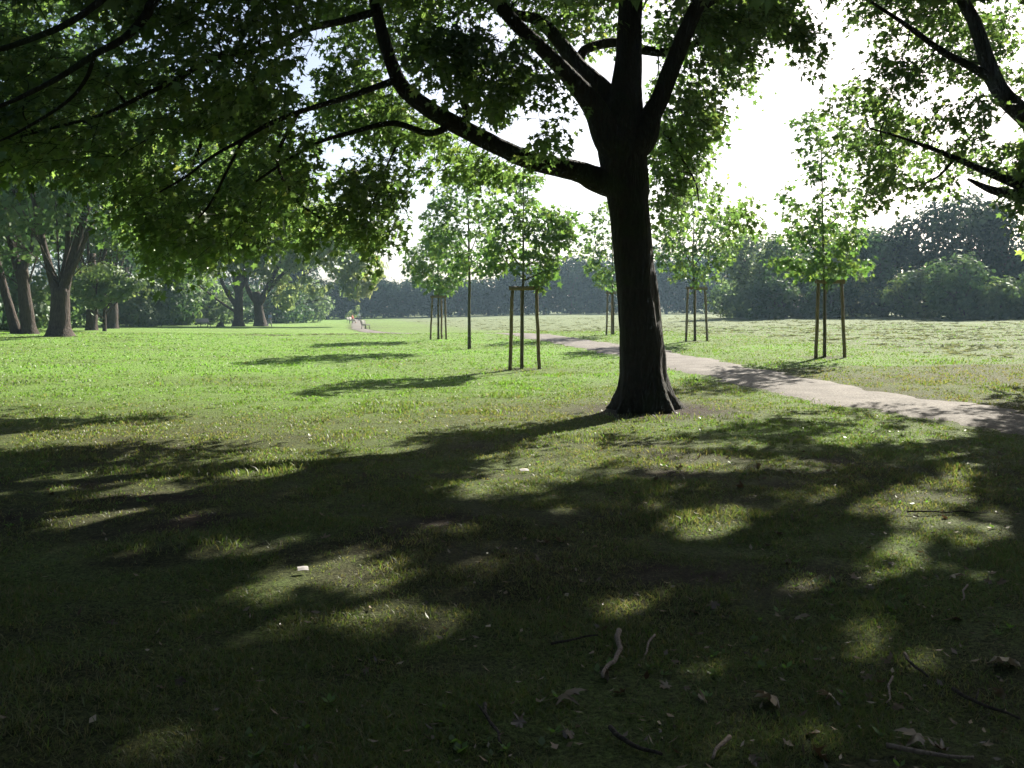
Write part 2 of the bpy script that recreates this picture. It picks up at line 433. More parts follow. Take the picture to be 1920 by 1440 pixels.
# ------------------------------------------------------------------ light masks: where sun reaches the ground in this place (1920 px view)
LIT = [(-900,600),(-900,745),(-300,745),(0,742),(440,738),(440,800),(260,826),(530,818),(700,778),(850,758),(1130,752),(1290,757),(1450,750),(1600,752),(1640,730),(1860,700),(1920,690),(2600,690),(2600,600)]
STREAK = [(-40,200,772,240,12),(0,640,728,230,12),(0,100,748,200,9)]
SPOTS = [(690,1180,70,22,-.1),(880,1080,60,14,-.2),(1640,1200,60,14,-.3),(380,1330,60,14,0),(230,772,200,7,-.05),(190,822,270,13,-.06),(40,838,60,8,0),(1010,868,95,34,-.18),(925,925,70,16,0),(1060,815,95,9,-.1),(560,920,50,10,-.15),(165,975,95,20,-.12),(1350,995,75,24,-.3),(1690,1045,105,30,-.55),(1755,938,60,20,-.1),
         (600,1092,125,30,-.05),(370,1045,90,14,0),(800,1015,55,14,-.2),(1250,884,34,9,0),(1350,878,90,14,0),(1590,832,50,9,0),(1740,820,70,11,-.15),(1140,1150,60,16,0),(800,1190,50,18,0),
         (1430,1415,80,22,0),(150,1425,120,18,0),(1500,1108,45,12,0),(240,1268,40,14,0),(1810,885,34,26,-.5),(250,930,75,11,-.1),(1290,800,110,12,-.1),(1220,780,70,10,0),(1500,880,80,8,0),(700,850,60,6,0),
         (1250,1270,50,14,0),(1850,1000,40,8,0),(960,1320,40,10,0),(1700,1250,60,12,0),(450,1130,70,14,0)]
_q = np.random.default_rng(3)
for _ in range(60):
    yy = 790 + 430 * _q.uniform() ** 1.3
    k_ = (yy - 575) / 215
    SPOTS.append((_q.uniform(-60, 1900), yy, _q.uniform(10, 34) * k_ ** .5, _q.uniform(3, 6.5) * k_ ** .8, _q.uniform(-.45, .05)))
def lit_mask(p):
    """p (n,3) points; True where the ground they would shade is meant to be sunny"""
    gx = p[:, 0] - SX * p[:, 2]; gy = p[:, 1] - SY * p[:, 2]
    ok = gy > 2.6
    px = CX + F * gx / np.where(ok, gy, 1); py = HY + F * CH / np.where(ok, gy, 1)
    m = inpoly(px, py, LIT)
    for _, cx, cy, a, b in STREAK: m &= ~(((px - cx) / a) ** 2 + ((py - cy) / b) ** 2 < 1)
    for cx, cy, a, b, th in SPOTS:
        c, s = math.cos(th), math.sin(th)
        u = (px - cx) * c + (py - cy) * s; v = -(px - cx) * s + (py - cy) * c
        k = 1 + max(0, cy - 1050) / 520
        m |= (u / (a * 1.25 * k)) ** 2 + (v / (b * 1.42 * k)) ** 2 < 1
    return m & ok

# ------------------------------------------------------------------ broad-leaved foliage
LEAF = np.array([(0,.36),(0,0),(.40,.02),(.25,.27),(.56,.60),(.19,.60),(0,1.0),(-.19,.60),(-.56,.60),(-.25,.27),(-.40,.02)])
LEAF_T = np.array([[0, i, i + 1 if i < 10 else 1] for i in range(1, 11)])
def leaves_mesh_data(pos, tip, nor, size, rng):
    n = len(pos)
    tip = tip / (np.linalg.norm(tip, axis=1)[:, None] + 1e-9)
    side = np.cross(tip, nor); side /= np.linalg.norm(side, axis=1)[:, None] + 1e-9
    nn = np.cross(side, tip)
    u = LEAF[:, 0]; v = LEAF[:, 1]
    fold = rng.uniform(.0, .45, n)[:, None]; droop = rng.uniform(0, .5, n)[:, None]
    z = fold * np.abs(u)[None] - droop * (v ** 2)[None]
    asp = rng.uniform(.8, 1.15, n)[:, None]
    V = pos[:, None] + size[:, None, None] * ((u[None] * asp)[..., None] * side[:, None] + v[None, :, None] * tip[:, None] + z[..., None] * nn[:, None])
    Fc = (LEAF_T[None] + (np.arange(n) * len(LEAF))[:, None, None]).reshape(-1, 3)
    return V.reshape(-1, 3), Fc

def twig_leaves(P, D, rng, per=8, length=.45, size=.13, spread=.6):
    """P twig tips bases (n,3), D directions (n,3): leaves hung along each twig -> pos, tip, nor, size, tint"""
    n = len(P)
    k = rng.poisson(per, n).clip(3, per * 2)
    idx = np.repeat(np.arange(n), k); m = len(idx)
    t = rng.uniform(0, 1, m)
    L = length * rng.uniform(.6, 1.3, n)[idx]
    d = D[idx]
    a = rng.normal(size=(m, 3)); a -= d * (a * d).sum(1)[:, None]; a /= np.linalg.norm(a, axis=1)[:, None] + 1e-9
    a[:, 2] *= .55
    pos = P[idx] + d * (t * L)[:, None] + a * (rng.uniform(.02, .16, m) * spread / .6)[:, None]
    pos[:, 2] -= t * t * .10
    tip = d * .6 + a * 1.0 + np.array([0, 0, -.55]) + rng.normal(size=(m, 3)) * .35
    nor = np.array([0, 0, 1.0]) + rng.normal(size=(m, 3)) * .55
    s = size * rng.uniform(.5, 1.38, m)
    tw = rng.uniform(0, 1, n)[idx]
    tint = np.clip(.55 * rng.uniform(0, 1, m) + .35 * tw + .08, 0, 1)
    return pos, tip, nor, s, tint, idx

def sample_region(poly, z0, z1, n, rng, prob=.93, clump=.0, csc=1.3, seed=0, tries=14):
    """points whose picture position is in poly, at depths z0..z1, that leave the sunny ground sunny"""
    xs = [p[0] for p in poly]; ys = [p[1] for p in poly]
    out = np.zeros((0, 3))
    for _ in range(tries):
        m = n * 3
        px = rng.uniform(min(xs), max(xs), m); py = rng.uniform(min(ys), max(ys), m)
        k = inpoly(px, py, poly); px, py = px[k], py[k]
        Y = rng.uniform(z0, z1, len(px))
        p = np.stack([(px - CX) / F * Y, Y, CH + (HY - py) / F * Y], 1)
        keep = ~(lit_mask(p) & (rng.uniform(size=len(p)) < prob))
        if clump: keep &= fbm(p / (csc * np.array([1.15, 1.15, .55])), seed, 2) > clump + rng.uniform(-.06, .06, len(p))
        out = np.vstack([out, p[keep]])
        if len(out) >= n: break
    return out[:n]

REGIONS = []      # (polygon, near, far) of foliage in view, filled by the trees
def covers_view(p):
    out = np.zeros(len(p), bool)
    for dh in np.arange(.6, 9, .7):
        q = p - dh * np.array([SX, SY, 1.0])
        ok = (q[:, 2] > 1.8) & (q[:, 1] > 4)
        px, py = proj(q)
        for poly, a, b in REGIONS:
            out |= ok & (q[:, 1] > a) & (q[:, 1] < b) & inpoly(px, py, poly)
    return out
def shade_fill(rng, n, hr, ell, gxr, gyr, seed, lit_p=.97, xmax=1980):
    """points of the crown above the frame that shade the foreground"""
    out = np.zeros((0, 3))
    for _ in range(30):
        m = n
        g = np.stack([rng.uniform(*gxr, m), rng.uniform(*gyr, m), np.zeros(m)], 1)
        h = rng.uniform(*hr, m)
        p = g + h[:, None] * np.array([SX, SY, 1.0])
        c, r = np.array(ell[0]), np.array(ell[1])
        k = (((p - c) / r) ** 2).sum(1) < 1
        px, py = proj(p)
        k &= (py < -25) | (px < -60) | (px > xmax)
        k &= ~(lit_mask(p) & (rng.uniform(size=m) < lit_p))
        k &= fbm(p / 1.6, seed, 2) > .36
        p = p[k]; k = np.ones(len(p), bool)
        if REGIONS: k &= ~(covers_view(p) & (rng.uniform(size=len(p)) < .85))
        out = np.vstack([out, p[k]])
        if len(out) >= n: break
    return out[:n]

def twig_dirs(P, axis, rng, droop=-.15):
    d = P - np.array(axis); d[:, 2] *= .25
    d /= np.linalg.norm(d, axis=1)[:, None] + 1e-9
    d = d + rng.normal(size=P.shape) * .55; d[:, 2] += droop
    return d / np.linalg.norm(d, axis=1)[:, None]

def connect(mb, pool, pr, centers, rng, r0=.016, r1=.005, sag=.12):
    """thin branches from the skeleton (pool) to each centre; pool grows"""
    pool = list(pool); pr = list(pr)
    A = np.array(pool)
    d0 = np.array([np.min(((A - c) ** 2).sum(1)) for c in centers])
    for c in centers[np.argsort(d0)]:
        A = np.array(pool)
        i = np.argmin(((A - c) ** 2).sum(1))
        a = A[i]; L = np.linalg.norm(c - a)
        if L < .15: continue
        ra = min(pr[i] * .8, r0 + .004 * L); 
        mid = (a + c) / 2 + rng.normal(size=3) * L * .10 + np.array([0, 0, sag * L * rng.uniform(.3, 1)])
        P, R = spline([a, mid, c], [ra, (ra + r1) / 2, r1], 4)
        mb.tube(P, R, 5, False)
        pool += list(P[1:]); pr += list(R[1:])
    return np.array(pool), np.array(pr)

def foliage_object(parts, name, mat, parent, rng, origin):
    V, Fc, T = [], [], []; n = 0
    for pos, tip, nor, s, tint in parts:
        v, f = leaves_mesh_data(pos, tip, nor, s, rng)
        V.append(v); Fc.append(f + n); T.append(np.repeat(tint, len(LEAF))); n += len(v)
    V = np.vstack(V) - np.array(origin)
    return link(name, raw_mesh(name, V, [np.vstack(Fc)], mat, np.concatenate(T)), parent)

def px_limb(pts):
    P = np.array([W(a, b, z) for a, b, z, _ in pts]); R = np.array([r * z / F for _, _, z, r in pts])
    return P, R

# ------------------------------------------------------------------ the big maple
def big_maple():
    rng = np.random.default_rng(101)
    base = np.array([TREE[0], TREE[1], gz1(*TREE) - .05])
    root = empty('maple_tree', base, 'big dark maple with forked trunk and low bent limb, beside the path', 'tree')
    Z = 15.7
    mb = MB()
    tp = [(1209,778,Z,66),(1208,762,Z,60),(1207,735,Z,51),(1206,700,Z,43.5),(1200,617,Z,39.5),(1193,533,Z,37.5),(1186,450,Z,36.5),(1179,383,Z,38.5),(1172,325,Z,43),(1164,262,Z,45),(1168,215,Z,37),(1174,160,Z,28),(1179,100,Z,24),(1182,0,Z,22),(1188,-120,15.9,19),(1180,-260,16.1,15),(1195,-420,16.4,10),(1190,-560,16.6,4)]
    P, R = px_limb(tp); P, R = spline(P, R, 12)
    angs = np.array([.3, 1.5, 2.6, 3.9, 5.2]); wts = np.array([.9, .6, 1, .8, 1.0])
    def lobes(P, A, B, th):
        h = P[:, 2:3] - base[2]
        dirs = A[:, None] * np.cos(th)[None, :, None] + B[:, None] * np.sin(th)[None, :, None]
        an = np.arctan2(dirs[..., 1], dirs[..., 0])
        lob = sum(w * np.exp(-((np.angle(np.exp(1j * (an - a)))) / .32) ** 2) for a, w in zip(angs, wts))
        return 1 + (lob - .35) * .55 * np.exp(-np.clip(h, 0, 9) / .28) + .05 * np.sin(an * 5 + h * .6) * np.exp(-h / 3)
    mb.tube(P - base, R, 56, True, .13, lobes=lambda P_, A, B, th: lobes(P_ + base, A, B, th))
    pool, pr = [P[90:]], [R[90:]]
    limbs = [
        [(1165,345,Z,34),(1118,336,Z,24),(1085,322,15.6,20),(1004,304,15.5,17.5),(960,287,15.4,17),(870,242,15.2,17),(805,205,15,16),(757,166,14.9,15),(735,120,14.8,13),(716,60,14.7,12),(702,0,14.6,10.5),(690,-60,14.5,10),(600,-110,13.6,9.5),(520,-135,12.6,9)],
        [(1165,285,15.6,36),(1140,258,15.5,30),(1112,198,15.4,22),(1066,143,15.2,16),(1018,93,15,14),(972,50,14.8,13),(938,12,14.7,12),(890,-40,14.4,12),(820,-160,13.6,10),(700,-260,12.6,7),(600,-330,12,4)],
        [(1165,240,Z,30),(1138,178,15.8,20),(1084,124,16,16),(1040,67,16.2,13),(1004,36,16.4,11),(960,22,16.6,9),(930,-30,17,8),(900,-160,17.6,6),(860,-300,18,3)],
        [(1170,285,15.6,34),(1203,262,15.6,28),(1222,215,15.6,20),(1238,182,15.6,17.5),(1262,120,15.6,17),(1290,50,15.5,15),(1312,0,15.4,14),(1338,-70,15.3,12),(1400,-180,15.2,9),(1480,-290,15,6),(1560,-380,15,3)],
        [(1088,140,16.2,9),(1090,102,16.5,9),(1115,86,16.8,9),(1160,80,17,9),(1210,94,17.2,9),(1260,96,17.5,8),(1330,70,18,6),(1400,20,18.6,4)],
        [(868,240,15.2,9),(876,212,15.2,9),(868,188,15.3,7)],
        [(850,232,15.2,7.5),(805,250,14.9,6.5),(738,231,14.5,5.5),(660,248,14,4.5),(595,268,13.6,3.5),(540,300,13.2,3),(480,340,12.8,2)],
        [(742,150,14.9,8),(700,165,14.4,6.5),(640,186,13.8,5.5),(560,210,13,5),(500,235,12.6,4.5),(455,262,12.3,4),(400,292,12,3),(350,330,11.8,2.5),(300,360,11.6,1.8)],
        [(455,262,12.3,3),(430,312,12.4,2.6),(395,380,12.5,2.2),(360,422,12.6,1.6)],
        [(706,22,14.6,8),(640,40,14,7),(575,55,13.2,6.5),(500,90,12.6,6),(400,110,11.8,5.5),(330,150,11.4,5),(270,178,11,4.4),(200,212,10.7,3.6),(100,240,10.4,2.8),(30,258,10.2,2)],
        [(520,-135,12.6,9),(380,-90,11,9.5),(290,0,10,9),(275,27,9.9,8.5),(235,70,9.7,7.5),(178,102,9.4,6.5),(120,140,9.2,5.5),(60,172,9,4.5),(-10,202,8.9,3.8),(-120,230,8.8,2.5)],
        [(178,102,9.4,4.5),(160,150,9.5,4),(120,195,9.5,3.4),(30,250,9.6,2.6),(-40,280,9.6,1.6)],
        [(520,-135,12.6,8),(330,-110,10.6,8),(191,0,9.5,7),(125,45,9.2,6.6),(60,72,9,6),(0,92,8.9,5.4),(-100,110,8.8,4)],
        [(742,276,14.5,2.2),(722,320,14.5,1.8),(698,387,14.6,1.2)],
        [(1255,262,16.4,2.2),(1301,335,16.4,1.9),(1311,382,16.5,1.3)],
        [(560,210,13,3.5),(520,300,13.6,3.2),(560,380,14.4,2.6),(640,430,15.2,1.8)],
        [(600,-110,13.6,6),(520,-40,14.6,5),(430,120,15.6,4.5),(380,260,16.4,4),(330,400,16.9,3),(320,500,17.2,1.6)],
    ]
    for l in limbs:
        P, R = px_limb(l); P, R = spline(P, R, 6)
        mb.tube(P - base, R, 14 if R[0] > .08 else 8, True, .08)
        pool.append(P); pr.append(R)
    for pts in [[(1.9,15.9,7.5),(0,18,9),(-2.5,20,9.6),(-4.5,21.5,9.4)],[(2.0,15.8,8.2),(4.5,17.8,9.6),(6.5,19.5,10.2)],[(2,15.7,9),(3.4,13,11),(4.3,11,11.6)],[(2,15.8,10),(.5,13,12),(-1,11,12.4)],
                [(-1.2,14.4,7.4),(-4,13.4,9),(-6.5,12.5,9.6),(-8.5,12,9.3)],[(3.1,15.5,6.6),(5.4,14.4,8.2),(7.4,13.2,8.6)],[(2,15.9,10.6),(2.2,19,12.4),(2,22,12.6)],[(-2.2,14.3,7.2),(-4.8,16.6,8),(-7,18.5,7.6)]]:
        P, R = spline(np.array(pts, float), np.linspace(.12, .03, len(pts)), 6)
        mb.tube(P - base, R, 8, True, .06); pool.append(P); pr.append(R)
    trunk = mb.build('trunk', M_bark, root, True)
    pool = np.vstack(pool); pr = np.concatenate(pr)
    # foliage regions
    reg = [
        ([(-200,-60),(640,-60),(600,60),(540,170),(430,240),(250,290),(100,320),(-200,330)], 10, 15, 1350, .45, 1),
        ([(0,240),(200,250),(420,215),(560,160),(610,270),(600,330),(560,420),(470,470),(350,470),(260,400),(150,325),(0,290),(-80,270)], 12.5, 18, 780, .50, 2),
        ([(430,320),(550,270),(590,320),(620,380),(690,395),(725,410),(715,440),(640,448),(560,452),(450,465),(420,420)], 14.5, 19.5, 520, .45, 3),
        ([(250,380),(440,380),(430,465),(390,515),(330,520),(270,475),(230,420)], 14.5, 19.5, 210, .47, 4),
        ([(560,-60),(1165,-60),(1150,90),(1085,80),(1050,110),(960,40),(880,10),(830,80),(760,140),(700,60),(640,60)], 15.5, 19.5, 600, .46, 5),
        ([(800,60),(940,60),(1010,110),(1050,160),(1058,240),(1035,285),(1000,268),(935,215),(860,172),(800,130)], 13.2, 15.0, 300, .41, 6),
        ([(640,60),(700,70),(730,150),(800,215),(880,260),(880,310),(800,330),(760,310),(745,270),(690,245),(640,225),(600,200)], 15.5, 18, 340, .44, 7),
        ([(690,300),(735,290),(775,345),(770,380),(735,385),(765,410),(735,470),(700,470),(690,400),(650,380),(640,330)], 13.8, 16, 150, .30, 8),
        ([(880,270),(950,290),(1000,315),(940,325),(900,325),(850,320)], 15.2, 17, 60, .2, 9),
        ([(1200,-60),(1480,-60),(1470,30),(1435,110),(1400,180),(1350,150),(1290,170),(1230,190),(1215,150),(1260,90),(1205,60)], 15.6, 20, 560, .46, 10),
        ([(1225,200),(1300,175),(1350,215),(1370,270),(1360,330),(1400,370),(1390,430),(1340,410),(1290,420),(1235,410),(1222,330),(1218,260)], 15.5, 19.5, 370, .43, 11),
        ([(1468,20),(1500,40),(1530,110),(1510,155),(1480,130),(1462,80)], 16, 17.5, 55, .1, 12),
        ([(1280,-60),(1500,-60),(1480,30),(1380,60),(1300,60)], 15.6, 18, 160, .25, 13),
    ]
    parts, allP, allD = [], [], []
    REGIONS.extend([(q[0], q[1], q[2]) for q in reg if q[5] in (2, 3, 4, 5, 6, 7, 8, 10, 11)])
    for poly, z0, z1, n, cl, sd in reg:
        P = sample_region(poly, z0, z1, n, rng, .94, cl, 1.1, 200 + sd)
        allP.append(P)
    inP = np.vstack(allP)
    off = np.vstack([shade_fill(rng, 6800, (3, 15), ((.3, 15.2, 8.8), (9.8, 8.6, 6.6)), (-11, 7), (1.2, 14.5), 301),
                     shade_fill(rng, 500, (4, 14), ((.3, 15.2, 9), (9, 8, 6.4)), (-14, 8), (-10, 2), 302)])
    pD = twig_dirs(inP, (1, 15.7, 6), rng)
    oD = twig_dirs(off, (1, 15.7, 6), rng)
    bm = MB()
    allc = np.vstack([inP, off])
    cl = allc[rng.permutation(len(allc))[:900]]
    connect(bm, pool - base, pr, cl - base, rng)
    for P, D in ((inP, pD), (off, oD)):
        sel = rng.uniform(size=len(P)) < .8
        for p, d in zip(P[sel], D[sel]):
            q = np.array([p - base - d * .08, p - base + d * .22, p - base + d * .42 + np.array([0, 0, -.05])])
            bm.tube(q, np.array([.005, .0035, .002]), 3, False)
    bm.build('branches', M_bark, root, True)
    a = twig_leaves(inP, pD, rng, 12, .50, .102)
    # no single leaf may darken ground that lies in the sun
    k = ~(lit_mask(a[0]) & (rng.uniform(size=len(a[0])) < .75))
    b = twig_leaves(off, oD, rng, 8, .5, .20)
    px, py = proj(b[0])
    kb = ((py < -12) | (px < -40) | (px > 1960)) & ~(lit_mask(b[0]) & (rng.uniform(size=len(b[0])) < .9))
    foliage_object([[v[k] for v in a[:5]], [v[kb] for v in b[:5]]], 'crown', M_maple, root, rng, base)
    print('maple leaves', k.sum(), kb.sum())
big_maple()

# ------------------------------------------------------------------ the tree at the right edge
def edge_maple():
    rng = np.random.default_rng(202)
    bx, by = 12.3, 18.4
    base = np.array([bx, by, gz1(bx, by) - .05])
    root = empty('maple_tree', base, 'broad maple whose leafy limbs reach in over the path at the right edge', 'tree')
    mb = MB()
    P, R = spline(np.array([(bx,by,base[2]-.1),(bx,by,base[2]+.5),(bx-.05,by,2),(bx-.1,by,3.6),(bx,by+.1,5.5),(bx+.2,by,8),(bx,by,11),(bx,by,14)]), np.array([.62,.42,.36,.35,.26,.2,.12,.04]), 6)
    mb.tube(P - base, R, 20, True, .1)
    pool, pr = [P[12:]], [R[12:]]
    Z = 18.0
    limbs = [
        [(2150,395,18.3,20),(2040,310,18.1,19),(1962,255,18,18.5),(1915,212,Z,18),(1875,170,Z,16),(1850,112,Z,14),(1828,44,Z,12),(1800,-10,Z,11),(1760,-110,17.8,9),(1700,-220,17.5,6)],
        [(1865,150,Z,9),(1815,122,17.9,7.5),(1768,97,17.8,6.5),(1695,44,17.6,4.5),(1640,8,17.5,3),(1590,-30,17.4,2)],
        [(2150,440,18.2,16),(2030,395,17.8,13),(1960,366,17.5,11.5),(1900,342,17.2,10),(1840,318,17,7),(1792,297,16.9,5.5),(1743,277,16.8,4),(1690,258,16.8,2.5),(1630,240,16.8,1.6)],
        [(2050,405,17.8,9),(1960,370,17.4,9),(1905,364,17.2,9.5),(1862,357,17.1,8),(1815,336,17,3)],
        [(1790,297,16.9,3),(1760,330,16.7,2.2),(1720,350,16.6,1.6)],
    ]
    for l in limbs:
        P, R = px_limb(l); P, R = spline(P, R, 6); mb.tube(P - base, R, 12 if R[0] > .08 else 7, True, .08); pool.append(P); pr.append(R)
    for pts in [[(bx,by,5),(10.5,16,7),(9,14,8)],[(bx,by,6),(14.5,16,8),(16,14,9)],[(bx,by,6.5),(13,21,9),(13.5,23,10)],[(bx,by,8),(10,18,10.5),(8.5,17.5,11.5)],[(bx,by,7),(12,15,9.5),(11.6,12.6,10.4)]]:
        P, R = spline(np.array(pts, float), np.linspace(.14, .03, 3), 6); mb.tube(P - base, R, 8, True, .06); pool.append(P); pr.append(R)
    mb.build('trunk', M_bark, root, True)
    pool = np.vstack(pool); pr = np.concatenate(pr)
    reg = [
        ([(1550,-50),(2000,-50),(2000,120),(1930,150),(1880,120),(1840,150),(1780,150),(1745,120),(1690,90),(1650,60),(1640,30),(1570,28)], 18.3, 22.5, 560, .40, 1),
        ([(1660,80),(1700,110),(1760,150),(1770,185),(1700,170),(1655,130)], 16.8, 18.5, 60, .2, 2),
        ([(1840,130),(2000,100),(2000,260),(1920,240),(1890,180)], 18.3, 20.5, 110, .33, 3),
        ([(1562,170),(1630,145),(1680,170),(1720,215),(1800,215),(1880,260),(1990,270),(1990,350),(1900,335),(1850,320),(1790,345),(1700,355),(1655,335),(1640,300),(1590,270),(1580,220)], 15.8, 22, 460, .38, 4),
        ([(1880,330),(2000,330),(2000,420),(1930,400),(1885,385)], 16.5, 18, 60, .2, 5),
        ([(1740,200),(1860,180),(1880,240),(1800,230)], 16.5, 18.5, 40, .3, 6),
        ([(1650,330),(1680,340),(1672,385),(1655,375)], 16.6, 17, 10, 0, 7),
    ]
    REGIONS.clear(); REGIONS.extend([(q[0], q[1], q[2]) for q in reg if q[5] in (1, 3, 4)])
    inP = np.vstack([sample_region(p, a, b, n, rng, .9, c, 1.0, 400 + s) for p, a, b, n, c, s in reg])
    off = np.vstack([shade_fill(rng, 3600, (2.5, 15), ((12.1, 17.6, 8.6), (7.4, 8, 6.4)), (-1, 12), (1.2, 14), 303),
                     shade_fill(rng, 1000, (3, 15), ((12.1, 18.4, 8.6), (7.4, 8, 6.4)), (4, 14), (9, 18), 304, .97, 1925)])
    pD = twig_dirs(inP, (bx, by, 4), rng); oD = twig_dirs(off, (bx, by, 6), rng)
    bm = MB(); allc = np.vstack([inP, off]); cl = allc[rng.permutation(len(allc))[:420]]
    connect(bm, pool - base, pr, cl - base, rng)
    for p, d in zip(inP, pD):
        bm.tube(np.array([p - base - d * .08, p - base + d * .22, p - base + d * .42 + np.array([0, 0, -.05])]), np.array([.005, .0035, .002]), 3, False)
    bm.build('branches', M_bark, root, True)
    a = twig_leaves(inP, pD, rng, 12, .50, .100)
    b = twig_leaves(off, oD, rng, 8, .5, .20)
    k = ~(lit_mask(a[0]) & (rng.uniform(size=len(a[0])) < .6))
    px, py = proj(b[0]); kb = ((py < -12) | (px > 1915) | (px < -40)) & ~(lit_mask(b[0]) & (rng.uniform(size=len(b[0])) < .9))
    foliage_object([[v[k] for v in a[:5]], [v[kb] for v in b[:5]]], 'crown', M_maple, root, rng, base)
edge_maple()

# ------------------------------------------------------------------ saplings and their stake frames
def sapling(px, Y, pts, rtrunk, reg, n, label, seed, branches, size=.12, dens=.36, mat=M_sap):
    rng = np.random.default_rng(seed)
    bx = (px - CX) / F * Y
    base = np.array([bx, Y, gz1(bx, Y) - .03])
    root = empty('young_maple_tree', base, label, 'tree', 'young trees planted along the path')
    mb = MB()
    P = np.vstack([base[None], [W(a, b, Y) for a, b in pts]])
    R = np.linspace(1, .12, len(P)) ** .8 * rtrunk
    P, R = spline(P, R, 6)
    P[:, :2] += (np.stack([vnoise(P * .8, 1), vnoise(P * .8, 2)], 1) - .5) * .08 * np.clip(P[:, 2:] - 1, 0, 1)
    mb.tube(P - base, R, 10, True, .06)
    pool, pr = [P[len(P) // 3:]], [R[len(P) // 3:]]
    for (a, b, c, d) in branches:
        p0, p1 = W(a, b, Y), W(c, d, Y + rng.uniform(-1.2, 1.2))
        mid = (p0 + p1) / 2 + np.array([(p1 - p0)[0] * .12, 0, -.06 * np.linalg.norm(p1 - p0)])
        Q, q = spline([p0, mid, p1], [.026, .018, .006], 5)
        mb.tube(Q - base, q, 6, True); pool.append(Q[2:]); pr.append(q[2:])
    zs = np.array([w for w in np.vstack(pool)[:, 2]])
    top, lo = P[-1], P[len(P) // 3]
    c0 = W(*pts[0], Y)
    Pts = []
    for poly, nn in reg:
        q = sample_region(poly, Y - 1.5, Y + 1.5, nn * 3, rng, 0, dens, .8, seed)
        w = max(p[0] for p in poly) - min(p[0] for p in poly)
        rad = w / F * Y / 2
        k = ((q[:, 1] - Y) / max(rad, .5)) ** 2 + rng.uniform(-.3, .3, len(q)) < 1
        Pts.append(q[k][:nn])
    Pts = np.vstack(Pts)
    D = twig_dirs(Pts.copy(), (bx, Y, (c0[2] + top[2]) / 2), rng, -.05)
    pool = np.vstack(pool); pr = np.concatenate(pr)
    cl = Pts[rng.permutation(len(Pts))[:min(70, len(Pts))]]
    connect(mb, pool - base, pr, cl - base, rng, .010, .003, -.05)
    mb.build('trunk', M_bark3, root, True)
    a = twig_leaves(Pts, D, rng, 8, .36, size * 1.15)
    foliage_object([a[:5]], 'crown', mat, root, rng, base)

sapling(978, 26.0, [(980,600),(981,530),(982,460),(982,400),(982,330)], .05,
        [([(925,400),(960,345),(985,322),(1010,335),(1000,380),(1035,400),(1045,460),(1040,505),(1000,515),(975,500),(935,505),(918,470)], 300),
         ([(1020,405),(1060,388),(1082,410),(1070,445),(1040,460)], 80), ([(1000,500),(1022,512),(1015,532),(996,525)], 10)],
        0, 'staked young maple left of the big trunk, tallest and nearest of the group', 31,
        [(983,500,1058,430),(982,505,940,425),(984,525,1050,475),(981,520,945,480),(982,440,1030,405),(982,420,950,370)])
sapling(880, 38.0, [(880,600),(880,530),(880,460),(878,400),(875,340)], .075,
        [([(805,390),(830,345),(870,315),(910,330),(930,390),(925,450),(935,490),(905,515),(880,508),(840,500),(812,470),(798,430)], 520)],
        0, 'young maple without stakes, bare pale stem standing between two staked saplings', 32,
        [(880,500,830,430),(880,500,915,440),(880,470,850,390),(880,480,900,400),(880,515,925,490)], .13, .30)
sapling(822, 49.0, [(822,600),(822,550),(821,500),(820,455),(820,425)], .065,
        [([(760,490),(790,452),(825,425),(862,440),(870,490),(868,525),(840,548),(805,540),(770,525)], 440)],
        0, 'small round staked maple, leftmost of the young trees', 33, [(822,535,790,490),(822,535,850,490),(822,510,800,460),(822,520,845,470)], .14, .28)
sapling(1150, 50.0, [(1150,600),(1150,545),(1148,490),(1147,430),(1146,395)], .06,
        [([(1085,450),(1110,400),(1145,380),(1190,390),(1215,430),(1210,500),(1180,530),(1150,545),(1110,520),(1092,490)], 380)],
        0, 'staked young maple half hidden behind the big trunk', 34, [(1150,535,1120,470),(1150,535,1180,480),(1150,510,1125,420),(1150,520,1175,440)], .14, .28)
sapling(1303, 39.6, [(1303,600),(1302,545),(1300,480),(1299,420),(1298,350)], .06,
        [([(1232,450),(1250,390),(1290,350),(1330,360),(1380,400),(1385,440),(1360,490),(1335,520),(1300,535),(1270,515),(1242,490)], 460)],
        0, 'staked young maple directly right of the big trunk, beyond the path', 35, [(1302,530,1262,470),(1302,530,1345,475),(1301,500,1260,410),(1301,500,1340,410),(1301,470,1320,390)], .13, .32)
sapling(1546, 27.7, [(1546,610),(1545,540),(1543,460),(1541,390),(1540,300),(1538,225)], .05,
        [([(1490,235),(1520,205),(1555,215),(1600,240),(1610,290),(1590,330),(1560,320),(1530,330),(1495,300)], 115),
         ([(1470,350),(1510,320),(1560,330),(1620,340),(1620,390),(1590,420),(1550,440),(1500,430),(1475,400)], 115),
         ([(1478,430),(1540,425),(1600,420),(1612,450),(1570,480),(1520,470)], 75),
         ([(1448,485),(1500,478),(1545,490),(1590,480),(1625,488),(1622,502),(1560,515),(1500,505),(1455,500)], 100)],
        0, 'airy staked young maple standing right of the path before the meadow', 36,
        [(1545,515,1470,492),(1545,515,1612,492),(1544,480,1500,430),(1544,480,1600,425),(1543,440,1500,390),(1543,430,1585,380),(1541,370,1590,330),(1541,340,1505,290),(1540,300,1575,245)], .12, .30)

